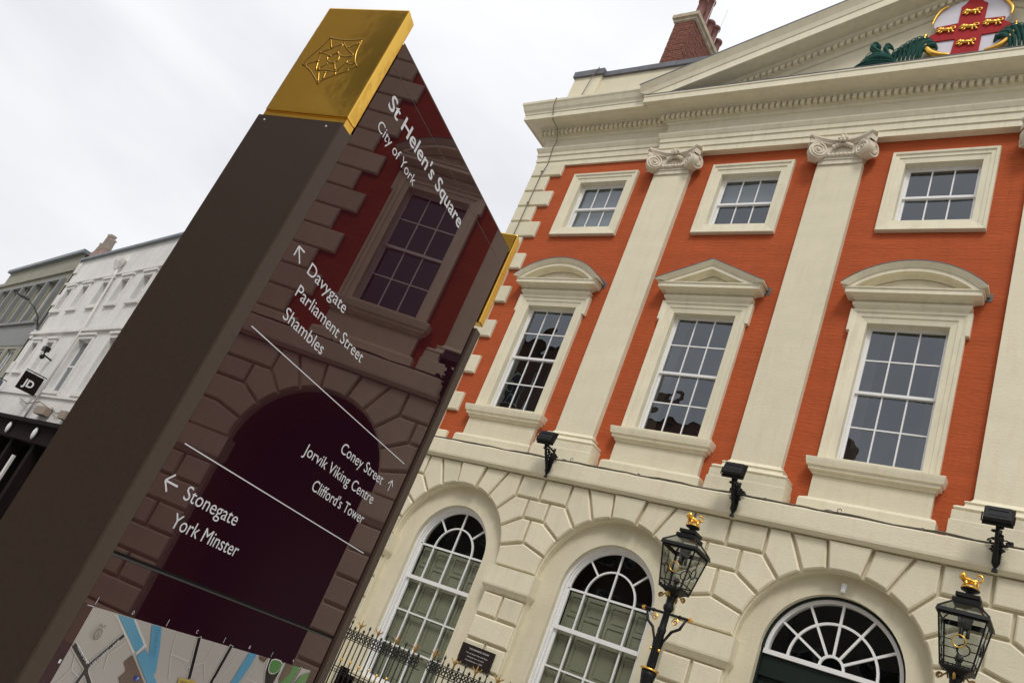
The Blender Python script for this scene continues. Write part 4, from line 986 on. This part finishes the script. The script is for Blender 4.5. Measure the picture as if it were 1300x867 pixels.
# gold end caps
for nm, x0, x1 in (('gold_cap', -.002, .018), ('gold_cap', WT-.019, WT+.001)):
    m = MB(); m.add([(x0,-.003,2.070),(x1,-.003,2.070),(x1,.127,2.070),(x0,.127,2.070),(x0,-.003,2.252),(x1,-.003,2.247),(x1,.127,2.247),(x0,.127,2.252)],[(0,3,2,1),(4,5,6,7),(0,1,5,4),(1,2,6,5),(2,3,7,6),(3,0,4,7)])
    cap = m.build(nm, BRASS, TM)
    import bmesh
    bb = bmesh.new(); bb.from_mesh(cap.data); bmesh.ops.bevel(bb, geom=bb.edges[:], offset=.0022, segments=2, affect='EDGES', profile=.6); bb.to_mesh(cap.data); bb.free()
    if x0 < 0: CAP = cap
m = MB(); m.box(.001, .018, -.001, .128, 2.060, 2.070); m.build('gold_lip', BRASS, CAP)
ENG = [[(0.096,2.1985),(0.0754,2.1957),(0.0573,2.1968),(0.045,2.1988)],[(0.045,2.1988),(0.044,2.1872),(0.0422,2.1733),(0.0361,2.1598),(0.0289,2.1529)],[(0.0289,2.1529),(0.0319,2.1502),(0.04,2.1483)],[(0.04,2.1483),(0.0381,2.1447),(0.0538,2.136),(0.0667,2.1282),(0.0724,2.1209)],[(0.0724,2.1209),(0.0829,2.1299),(0.0949,2.1403),(0.1072,2.1471),(0.113,2.1498)],[(0.113,2.1498),(0.1113,2.1622),(0.1046,2.1757),(0.0982,2.1918),(0.096,2.1985)],[(0.096,2.1985),(0.0848,2.1808)],[(0.0848,2.1808),(0.0978,2.1722),(0.0927,2.1571),(0.1039,2.1537),(0.1086,2.1495)],[(0.0927,2.1571),(0.0881,2.1409),(0.0831,2.1425)],[(0.0848,2.1808),(0.07,2.1902)],[(0.07,2.1902),(0.0704,2.174),(0.0783,2.1671),(0.0902,2.1714),(0.0978,2.1722)],[(0.07,2.1902),(0.0549,2.1776),(0.0438,2.1719),(0.0469,2.1692)],[(0.0583,2.1838),(0.0467,2.1922)],[(0.0704,2.174),(0.0633,2.1655),(0.0637,2.1579),(0.0717,2.1554),(0.0797,2.1593),(0.0828,2.1668),(0.0783,2.1671)],[(0.0697,2.1728),(0.0595,2.1671),(0.0469,2.1692)],[(0.0469,2.1692),(0.0482,2.1653),(0.0486,2.1577),(0.0367,2.1548),(0.0361,2.1598)],[(0.0769,2.1544),(0.0845,2.1449)],[(0.0831,2.1425),(0.0696,2.1436),(0.056,2.1421)],[(0.0657,2.1552),(0.0592,2.1456)],[(0.056,2.1421),(0.0528,2.1486),(0.0486,2.1577)],[(0.0688,2.1299),(0.0709,2.1397)],[(0.056,2.1421),(0.0545,2.1372)],[(0.0831,2.1425),(0.0724,2.1209)]]
em = MB(); pg = MB()
for ln in ENG:
    Q = dense(ln, 1)
    # ridge with sloping sides, 1.5 mm proud of the cap, over a slightly wider fillet
    em.tube([(-.0012, a-.002, b_-.002) for a, b_ in Q], .0016, 8)
    for a, b_ in (ln[0], ln[-1]): em.ball((-.0010, a-.002, b_-.002), .0024, 8)
em.build('embossed_crest', mat('shaded_brass', (.42,.24,.045), .3, metal=1), CAP)  # same brass as the cap, darkened to paint in shading along the ridges

# lettering
def line(s, x, z, w_, cap=.0155, align='L', off=0.0, nm='lettering'):
    return text_mesh(s, nm, PRINT, w_, cap, gl, x, -.0004, z, align, off)
line("St Helen's Square", .0495, 2.1385, .2645, .0200, off=.014)
line('City of York', .052, 2.1035, .1170, .0143)
line('Davygate', .0685, 1.8915, .0955, .0155)
line('Parliament Street', .0690, 1.8605, .1740, .0155)
line('Shambles', .0690, 1.8290, .0930, .0155)
line('Coney Street', .4225, 1.7480, .1310, .0150, 'R')
line('Jorvik Viking Centre', .4210, 1.7167, .2010, .0150, 'R')
line("Clifford's Tower", .4200, 1.6852, .1500, .0150, 'R')
line('Stonegate', .0700, 1.6025, .0980, .0158)
line('York Minster', .0730, 1.5722, .1220, .0158)
def strokes(name, segs, wd, parent, y=-.0004, m_=PRINT):
    mb = MB()
    for k, (a, b_) in enumerate(segs):
        d = Vector((b_[0]-a[0], b_[1]-a[1])); n_ = Vector((-d.y, d.x)).normalized()*wd/2; yy = y-k*.00002
        mb.add([(a[0]+n_.x,yy,a[1]+n_.y),(b_[0]+n_.x,yy,b_[1]+n_.y),(b_[0]-n_.x,yy,b_[1]-n_.y),(a[0]-n_.x,yy,a[1]-n_.y)],[(0,1,2,3)])
    return mb.build(name, m_, parent)
def arrow(x0, z0, x1, z1, h, wd=.0022):
    a = math.atan2(z1-z0, x1-x0); s = [((x0,z0),(x1,z1))]
    for q in (135, -135): s.append(((x1,z1),(x1+h*cos(a+radians(q)), z1+h*sin(a+radians(q)))))
    strokes('arrow', s, wd, gl)
arrow(.0510,1.8925,.0362,1.9075,.0130); arrow(.4475,1.7475,.4475,1.7645,.0110, .0018); arrow(.0555,1.6110,.0350,1.6110,.0135)
strokes('divider_line', [((.0333,1.7965),(.4590,1.7965))], .0013, gl); strokes('divider_line', [((.0333,1.6520),(.4590,1.6520))], .0013, gl)

# map print: flat sheets a fraction of a millimetre above one another, under the same gloss
def pm(name, c): return mat(name, c, .12, spec=.9, ior=1.55)
MPB = pm('map_paper', (.42,.385,.35)); MPW = pm('map_road_edge', (.58,.57,.52)); MBL = pm('map_river', (.10,.30,.45)); MBR = pm('map_building', (.13,.085,.065))
MDK = pm('map_road', (.014,.008,.010)); MGR = pm('map_park', (.08,.22,.06)); MYE = pm('map_label', (.50,.36,.08)); MPU = pm('map_parking', (.02,.06,.42)); MTX = pm('map_text', (.05,.05,.05))
LV = [0]
def sheet(name, poly, m_, lv):
    if len(poly) < 3: return
    y = -.0003*lv-.0002
    LV[0] += 1; y -= LV[0]*.000004
    MB().add([(x,y,z) for x,z in poly],[tuple(range(len(poly)))]).build(name, m_, mpn)
sheet('map_base', [(.0354,1.4778),(.4600,1.4800),(.4588,.70),(.0354,.70)], MPB, 0)
def fat(poly, d): return inset(poly, -d)
riverA = [(.070,1.4772),(.0927,1.4776),(.1257,1.4565),(.1205,1.4471)]
riverB = [(.1218,1.4777),(.1374,1.4780),(.1499,1.4589),(.1636,1.4339),(.1744,1.4229),(.185,1.39),(.17,1.36),(.1599,1.4209),(.1234,1.4446),(.1311,1.4532),(.1407,1.4481)]
sheet('map_road', [(.0664,1.4765),(.070,1.4768),(.1205,1.4471),(.117,1.4459)], MPW, 1); sheet('map_road', [(.0927,1.4776),(.0965,1.4776),(.1315,1.4560),(.1290,1.4545),(.1230,1.4455),(.1205,1.4471),(.1257,1.4565)], MPW, 1)
sheet('map_river', riverA, MBL, 2); sheet('map_river', [(.1218,1.4777),(.1374,1.4780),(.1499,1.4589),(.1636,1.4339),(.1590,1.43),(.1407,1.4481)], MBL, 2)
sheet('map_river', [(.1234,1.4446),(.1311,1.4532),(.1407,1.4481),(.1600,1.432),(.1744,1.4229),(.185,1.39),(.17,1.36),(.1599,1.4209)], MBL, 2)
sheet('map_building', [(.1171,1.4447),(.1210,1.4425),(.1557,1.4203),(.150,1.39),(.1176,1.4188),(.1144,1.4206),(.1203,1.4286),(.1105,1.4365)], MBR, 2)
def road(pts, w_, m_=MDK, lv=3, edge=True):
    for a, b_ in zip(pts, pts[1:]):
        d = Vector((b_[0]-a[0], b_[1]-a[1])); 
        for ww, mm, l_ in (((w_+.0022, MPW, lv-1) if edge else (0,0,0)), (w_, m_, lv)):
            if not ww: continue
            n_ = Vector((-d.y, d.x)).normalized()*ww/2; e = d.normalized()*ww*.25
            sheet('map_road', [(a[0]-e.x+n_.x,a[1]-e.y+n_.y),(b_[0]+e.x+n_.x,b_[1]+e.y+n_.y),(b_[0]+e.x-n_.x,b_[1]+e.y-n_.y),(a[0]-e.x-n_.x,a[1]-e.y-n_.y)], mm, l_)
road([(.0910,1.4598),(.0675,1.4250)], .0042); road([(.0375,1.4405),(.0655,1.4250)], .0048); road([(.067,1.425),(.0700,1.419),(.082,1.410),(.09,1.39)], .0040); road([(.067,1.424),(.0665,1.417),(.064,1.405)], .0040)
road([(.2035,1.4778),(.2200,1.436)], .0050); road([(.2655,1.4795),(.2612,1.435),(.259,1.40)], .0052)
sheet('map_river', [(.3053,1.4791),(.3224,1.4796),(.3190,1.4600),(.3127,1.4419),(.305,1.41),(.290,1.41),(.2973,1.4398)], MBL, 2)
sheet('map_building', [(.3284,1.4788),(.3482,1.4796),(.3445,1.473),(.3317,1.4751)], MBR, 2)
sheet('map_road', [(.3500,1.4797),(.3900,1.4799),(.3900,1.4690),(.3843,1.4517),(.3741,1.4404),(.3545,1.4634)], MPW, 2)
sheet('map_road', [(.3530,1.4797),(.3870,1.4799),(.3870,1.4690),(.3843,1.4517),(.3741,1.4404),(.3565,1.4634)], MDK, 3)
sheet('map_park', fat(smoothloop([(.3587,1.4800),(.3832,1.4800),(.3848,1.4697),(.3739,1.4634),(.363,1.4647),(.3577,1.4725)],1), .0015), MPW, 4)
sheet('map_park', smoothloop([(.3587,1.4800),(.3832,1.4800),(.3848,1.4697),(.3739,1.4634),(.363,1.4647),(.3577,1.4725)],1), MGR, 5)
sheet('map_park', [(.392,1.4799),(.4286,1.4799),(.4236,1.4571),(.41,1.44),(.3961,1.4534),(.3981,1.47)], MGR, 3)
sheet('map_building', [(.3935,1.4798),(.4120,1.4799),(.4117,1.4702),(.4003,1.4562),(.3937,1.4579)], MBR, 4)
road([(.4320,1.4795),(.4260,1.45),(.42,1.42)], .0022, MDK, 5); sheet('map_park', [(.4588,1.4782),(.4588,1.45),(.433,1.4584),(.4404,1.47)], MGR, 4)
sheet('map_label', [(.2025,1.4339),(.2331,1.4345),(.2341,1.4312),(.2335,1.4250),(.2056,1.4245)], MYE, 5)
sheet('map_symbol', [(.1360,1.4262),(.1420,1.4262),(.1430,1.4218),(.1370,1.4218)], MPU, 5); sheet('map_symbol', [(.2622,1.4420),(.2680,1.4420),(.2680,1.4375),(.2622,1.4375)], MPB, 6)
for P_ in ([(.10,1.455),(.085,1.44),(.09,1.425)],[(.165,1.476),(.172,1.455),(.188,1.43)],[(.235,1.478),(.232,1.455),(.246,1.44)],[(.172,1.455),(.205,1.452)],[(.232,1.455),(.208,1.446)],[(.285,1.477),(.28,1.455),(.272,1.43)],[(.332,1.470),(.325,1.45),(.315,1.43)],[(.325,1.45),(.352,1.448)],[(.045,1.4335),(.05,1.420),(.042,1.405)],[(.05,1.42),(.064,1.414)]):
    road(P_, .0009, MPW, 2, edge=False)
def mtext(s, x, z, w_, h, rot=0, m_=PRINT, y=-.0035):
    o = text_mesh(s, 'map_lettering', m_, w_, h, mpn, x, y, z); o.rotation_euler = (0, -rot, 0); return o
for s, x, z in (('D',.0868,1.4812),('C',.1940,1.4822),('B',.3005,1.4832),('A',.4060,1.4838),('1',.0305,1.4225)): mtext(s, x, z, .0028, .0038, y=-.0006)
mtext('P', .1382, 1.4226, .0022, .0030); mtext('Walmgate', .2050, 1.4290, .026, .0032, m_=MTX)
mtext('POUND LANE', .0395, 1.4398, .026, .0026, radians(-29)); mtext('LEETHAMS LANE', .0688, 1.4265, .034, .0026, radians(56))
mtext('River Foss', .1310, 1.4740, .030, .0030, radians(-62), m_=pm('map_river_text', (.05,.17,.28))); mtext('5', .0545, 1.4535, .003, .004, m_=MTX)
for rr in (.0050, .0038):
    mb = MB(); n = 28
    for i in range(n):
        a0, a1 = 2*pi*i/n, 2*pi*(i+1)/n; mb.add([(.0560+r_*cos(a_), -.0030, 1.4555+r_*sin(a_)*1.15) for r_, a_ in ((rr,a0),(rr,a1),(rr-.0005,a1),(rr-.0005,a0))],[(0,1,2,3)])
    mb.build('map_ring', MTX, mpn)
mtext('MAZE', .0515, 1.4625, .009, .0026, m_=MTX)
for x, z, L_ in ((.0354,1.4800,.0070),(.1432,1.4802,.0070),(.2485,1.4808,.0066),(.3540,1.4815,.0066)): strokes('grid_tick', [((x,z),(x+.0002,z+L_))], .0006, mpn, y=-.0006)
strokes('grid_tick', [((.0268,1.4777),(.0350,1.4777))], .0006, mpn, y=-.0006)

# ================================================================== street on the left
GA = thing('white_building', 'long white painted building with small attic windows and black shopfront', 'building', (-22.5, 0, 0), pi-radians(8.97))
# local +X runs away down the street; local +Y comes towards the viewer's side of the wall
WHITE = mat('white_masonry_paint', (.69,.68,.66), .75, var=.08, vscale=1.2, bump=.01, bscale=10, dirt=(.42,.40,.38,.6))
GREYST = mat('grey_tan_stone', (.26,.25,.20), .8, var=.12, vscale=1.5, bump=.01, bscale=8)
GREYP = mat('grey_spandrel', (.20,.21,.21), .7, var=.08, vscale=2)
SLATE = mat('slate_edge', (.16,.19,.21), .5, var=.2, vscale=3)
SHOPB = mat('black_shopfront', (.016,.011,.011), .95, var=.3, vscale=3, spec=.08)
def hole_wall(mb, x0, x1, z0, z1, hs, y=0, depth=.22):
    xs = sorted({x0,x1}|{h[0] for h in hs}|{h[1] for h in hs}); zs = sorted({z0,z1}|{h[2] for h in hs}|{h[3] for h in hs})
    for i in range(len(xs)-1):
        for j in range(len(zs)-1):
            cx, cz = (xs[i]+xs[i+1])/2, (zs[j]+zs[j+1])/2
            if any(h[0]<cx<h[1] and h[2]<cz<h[3] for h in hs): continue
            mb.add([(xs[i],y,zs[j]),(xs[i+1],y,zs[j]),(xs[i+1],y,zs[j+1]),(xs[i],y,zs[j+1])],[(0,1,2,3)])
    for a, b_, c, d in hs: mb.add([(a,y,c),(b_,y,c),(b_,y,d),(a,y,d),(a,y-depth,c),(b_,y-depth,c),(b_,y-depth,d),(a,y-depth,d)],[(0,1,5,4),(1,2,6,5),(2,3,7,6),(3,0,4,7)])
def simple_win(parent, a, b_, c, d, y=-.18, rows=2, cols=1, frame=WOOD, sur=True, surm=None):
    m = MB(); t = .05; m.box(a, a+t, y, y+.05, c, d); m.box(b_-t, b_, y, y+.05, c, d); m.box(a+t, b_-t, y, y+.05, c, c+t); m.box(a+t, b_-t, y, y+.05, d-t, d)
    for k in range(1, rows): z = c+(d-c)*k/rows; m.box(a+t, b_-t, y+.002, y+.048, z-.025, z+.025)
    for k in range(1, cols): x = a+(b_-a)*k/cols; m.box(x-.02, x+.02, y+.004, y+.046, c+t, d-t)
    if sur:
        m2 = MB(); e = .13; m2.box(a-e, a, 0, .05, c-.02, d+e); m2.box(b_, b_+e, 0, .05, c-.02, d+e); m2.box(a, b_, 0, .05, d, d+e); m2.box(a-e-.05, b_+e+.05, 0, .09, c-.14, c-.02); m2.box(a-e-.05, b_+e+.05, 0, .10, d+e, d+e+.08)
    w_ = m.build('window', frame, parent)
    if sur: m2.build('frame', surm, w_)
    for k in range(rows):
        z0, z1 = c+(d-c)*k/rows+.01, c+(d-c)*(k+1)/rows-.01; MB().add([(a+.02,y+.02,z0),(b_-.02,y+.02,z0),(b_-.02,y+.02,z1),(a+.02,y+.02,z1)],[(0,1,2,3)]).build('pane', GLASS, w_)
    MB().add([(a,y-.4,c),(b_,y-.4,c),(b_,y-.4,d),(a,y-.4,d)],[(0,1,2,3)]).build('back_sheet', ROOM, w_)  # near-black sheet closing the opening behind the panes
hs = []
att = [8.72,6.72,4.42,2.50,.48,-1.6,-3.6]
for x in att: hs.append((x-.40,x+.40,8.02,9.0))
low = [8.4,6.4]
for x in low: hs.append((x-.40,x+.45,5.30,6.5))
big = [(2.0,3.35,4.62,6.58),(-1.2,.3,4.62,6.58),(-4.2,-2.7,4.62,6.58)]
hs += big
m = MB(); hole_wall(m, -7.5, 9.85, 3.3, 10.45, hs); m.add([(-7.5,0,0),(-7.5,-9,0),(-7.5,-9,10.45),(-7.5,0,10.45)],[(0,1,2,3)]); m.add([(-7.5,0,10.44),(9.85,0,10.44),(9.85,-9,10.44),(-7.5,-9,10.44)],[(0,1,2,3)]); m.add([(9.85,0,0),(9.85,-9,0),(9.85,-9,10.45),(9.85,0,10.45)],[(0,1,2,3)])
m.build('wall', WHITE, GA)
MB().box(-7.55,9.85,-.3,.12,10.45,10.54).build('coping', SLATE, GA)
for z, h, p_ in ((9.27,.08,.07),(6.88,.13,.10),(4.36,.12,.06)): MB().box(-7.5,9.9,.001,p_,z,z+h).build('band', WHITE, GA)
for a, b_, c, d in hs[:len(att)]: simple_win(GA, a, b_, c, d, surm=WHITE)
for a, b_, c, d in hs[len(att):len(att)+2]: simple_win(GA, a, b_, c, d, surm=WHITE, rows=3)
for a, b_, c, d in big: simple_win(GA, a, b_, c, d, surm=WHITE, rows=2, cols=2)
for k in range(9):
    if k % 2 == 0: MB().box(9.4,9.86,.001,.06,3.6+.78*k,4.1+.78*k).build('quoin', WHITE, GA)
MB().tube([(3.95,.10,9.45),(3.9,.09,9.2),(3.62,.09,7.6),(3.5,.10,7.2),(3.5,.09,3.5)], .04, 8).lathe([(.06,9.42),(.18,9.75),(.20,9.9)], (4.0,.16,0), 8).build('downpipe', WHITE, GA)
# chimney behind the parapet
c_ = MB().box(8.0,9.5,-.32,-.02,10.3,10.95).build('chimney', mat('pinkish_brick', (.30,.20,.17), .8, var=.2), GA)
for k, h in enumerate((.55,.8,.85,.45)):
    MB().lathe([(.16,0),(.15,.1),(.12,h-.1),(.15,h)], (8.2+.36*k,-.17,10.94), 10).build('chimney_pot', mat('buff_pot', (.25,.21,.17), .8), c_)
# shopfront
sf = MB(); sf.box(-7.5,10.0,-.3,.42,2.78,3.30); sf.box(-7.5,10.0,-.3,.60,3.30,3.42)
shop = sf.build('fascia', SHOPB, GA)
for k in range(6):
    x = 8.6-2.9*k; MB().ball((x,.50,3.04), .12, 10, (1.1,.5,1.6)).build('fascia_lamp', mat('milk_glass', (.75,.75,.75), .3), shop)
m = MB()
for k in range(8): x = -7.3+2.4*k; m.box(x, x+.3, -.3, .30, 0, 2.78)
m.box(-7.5,10,-.9,-.85,0,2.78); m.build('shopfront', SHOPB, GA)
for k in range(7): x = -7.0+2.4*k; MB().add([(x,-.05,.5),(x+2.1,-.05,.5),(x+2.1,-.05,2.7),(x,-.05,2.7)],[(0,1,2,3)]).build('shop_window', GLASS, GA)
dm = MB(); dm.box(1.0,1.22,.30,.36,0,2.3); dm.build('pale_pilaster', WHITE, GA)
m = MB(); m.tube([(5.6,.05,4.20),(4.2,.12,4.02),(2.9,.10,4.15),(2.2,.05,4.05)], .02, 5); m.tube([(1.6,.05,4.05),(.6,.1,3.85),(.0,.1,3.95)], .02, 5); m.box(1.4,2.5,.02,.22,3.72,3.98); m.box(-.6,.0,.02,.2,3.70,3.95); m.build('iron_scroll', mat('brown_fitting', (.28,.22,.17), .7), GA)
# hanging signs
def hang(s, z0, z1, x_out0, x_out1, label, col_, txt, nm='hanging_sign'):
    t = thing(nm, label, 'sign', (0,0,0), 0)
    t.rotation_euler = GA.rotation_euler; t.location = GA.location
    p = MB(); p.box(s-.03, s+.03, x_out0, x_out1, z0, z1); pl_ = p.build('sign_board', col_, t)
    MB().tube([(s,0,z1+.06),(s,x_out1,z1+.06)], .018, 6).tube([(s,x_out0+.05,z1+.06),(s,x_out0+.05,z1)], .01, 4).tube([(s,x_out1-.05,z1+.06),(s,x_out1-.05,z1)], .01, 4).build('bracket', BLACK, t)
    return t, pl_
t_, p_ = hang(4.20, 4.33, 4.97, .06, .70, 'black square hanging sign with white JD lettering on white building', SHOPB, 'JD')
# lettering on the face turned to the square (towards local -X)
o = text_mesh('JD', 'lettering', WOOD, .34, .24, p_, 0, 0, 0, off_ := 'L', .03)
o.location = (4.20-.034, .58, 4.50); o.rotation_euler = (0, 0, -pi/2)
hang(9.0, 3.95, 4.75, .10, .85, 'blue grey hanging sign further down the street at left edge', mat('blue_grey_board', (.06,.10,.13), .5, var=.4, vscale=6), '')
# cctv camera on the wall
cc = thing('security_camera', 'dark security camera on bracket above the black hanging sign', 'camera', tuple(GA.location), GA.rotation_euler.z)
MB().tube([(5.1,.0,5.75),(5.1,.30,5.80),(5.1,.34,5.95)], .03, 6).build('arm', BLACK, cc); MB().box(4.95,5.35,.24,.42,5.93,6.10).ball((5.1,.32,5.72),.09,8).build('housing', BLACK, cc)

GB = thing('grey_building', 'grey and tan office building with tall mullioned windows beyond the white one', 'building', (-22.5, 0, 0), pi-radians(8.97))
hs = []
for k in range(6): x = 10.7+1.95*k; hs.append((x, x+1.35, 7.55, 9.55))
hs2 = [(10.7+1.95*k, 12.05+1.95*k, 4.0, 6.25) for k in range(6)]
m = MB(); hole_wall(m, 9.92, 22, 3.2, 10.85, hs+hs2, y=.03, depth=.25); m.add([(22,.03,0),(22,-9,0),(22,-9,10.85),(22,.03,10.85)],[(0,1,2,3)]); m.add([(9.92,.03,10.84),(22,.03,10.84),(22,-9,10.84),(9.92,-9,10.84)],[(0,1,2,3)]); m.build('wall', GREYST, GB)
MB().box(9.88,22.1,-.3,.20,10.85,11.0).build('coping', SLATE, GB)
MB().box(9.95,22,.032,.05,6.4,7.4).build('spandrel', GREYP, GB); MB().box(9.93,22,.032,.12,9.98,10.1).build('band', GREYST, GB)
MB().box(10.3,22,.032,.16,9.55,9.64).box(10.3,22,.032,.16,7.42,7.54).build('band', GREYP, GB)
for a, b_, c, d in hs: simple_win(GB, a, b_, c, d, y=-.12, rows=2, cols=3, sur=False)
for a, b_, c, d in hs2: simple_win(GB, a, b_, c, d, y=-.12, rows=2, cols=3, sur=False)
for k in range(7): x = 10.7-.42+1.95*k; MB().box(x, x+.24, .032, .20, 7.54, 9.55).build('mullion', GREYP, GB)
MB().box(9.95,22,-.3,.45,2.7,3.25).box(9.95,22,-.9,-.85,0,2.7).build('shopfront', SHOPB, GB)
GC = thing('distant_building', 'dull brown building seen at the far left edge of the street', 'building', (-22.5, 0, 0), pi-radians(8.97))
hs = [(23+2.2*k, 24.1+2.2*k, z, z+1.6) for k in range(5) for z in (4.2, 7.0)]
m = MB(); hole_wall(m, 22.05, 36, 0, 10.1, hs, y=-.1); m.add([(22.05,-.1,10.1),(36,-.1,10.1),(36,-9,10.1),(22.05,-9,10.1)],[(0,1,2,3)]); m.build('wall', GREYST, GC)
for h in hs: simple_win(GC, *h, y=-.28, sur=False)
MB().box(22.04,36.1,-.5,.05,10.1,10.25).build('coping', SLATE, GC)
# wall mounted street lamp
sl_ = thing('street_lamp', 'slim grey street lamp on a curved arm fixed to the white building', 'street lamp', tuple(GA.location), GA.rotation_euler.z)
MB().box(9.3,9.5,.06,.14,7.1,7.9).tube([(9.4,.12,7.2),(9.42,.3,7.55),(9.45,.6,7.82),(9.5,.85,7.92)], .035, 6).build('arm', mat('dark_grey_metal', (.06,.06,.065), .5), sl_)
MB().ball((9.52,1.12,7.98), .10, 10, (1.2,2.9,.7)).build('lamp_head', mat('dark_grey_metal', (.06,.06,.065), .5), sl_)

# ================================================================== far side of the square (seen in the window and brass reflections)
def opposite(x0, x1, y, h, m_, label, cols, floors, roofh=1.8, zoff=1.0):
    t = thing('facing_building', label, 'building', ((x0+x1)/2, y, 0)); t['_o'] = ((x0+x1)/2, y, 0)
    m = MB(); m.box(x0, x1, y-9, y, 0, h); m.build('wall', m_, t)
    m = MB(); m.add([(x0-.2,y+.25,h),(x1+.2,y+.25,h),(x1+.2,y-9.2,h),(x0-.2,y-9.2,h),(x0+.6,y-4.5,h+roofh),(x1-.6,y-4.5,h+roofh)],[(0,1,5,4),(1,2,5),(2,3,4,5),(3,0,4),(0,1,2,3)]); rf = m.build('roof', SLATE, t)
    m = MB(); m.box(x0+1, x0+2.2, y-4, y-3, h, h+roofh+1.6); m.build('chimney', BRICK2, rf)
    w = (x1-x0)/cols
    for i in range(cols):
        for j in range(floors):
            cx = x0+w*(i+.5); z0 = zoff+j*(h-.8)/floors; hh = (h-.8)/floors*.55
            f = MB().frame(cx-w*.22, cx+w*.22, z0, z0+hh, [(0,y+.0),(0,y+.04),(.12,y+.04),(.12,y)]).box(cx-.03,cx+.03,y+.01,y+.035,z0,z0+hh).build('window', WOOD, t)
            MB().add([(cx-w*.22,y+.01,z0),(cx+w*.22,y+.01,z0),(cx+w*.22,y+.01,z0+hh),(cx-w*.22,y+.01,z0+hh)],[(0,1,2,3)]).build('pane', mat('dark_pane', (.02,.022,.026), .05), f)
opposite(-31, -19.5, -19.5, 18.2, BRICK2, 'tall brown brick building facing the mansion, seen reflected in its windows', 4, 4)
opposite(-19, -8.5, -21, 15.3, BRICK, 'red brick building across the square with slate hipped roof', 4, 4, 1.5)
opposite(-8, 5.5, -21.5, 14.4, mat('pale_limestone', (.42,.38,.30), .8, var=.2, vscale=2), 'tan stone building straight across the square from the mansion', 5, 3, 1.5, .1)
opposite(6, 16, -20, 12.0, BRICK, 'red brick building across the square at the right-hand side', 4, 3, 1.5)

for o in SC.objects:
    if '_o' in o: del o['_o']
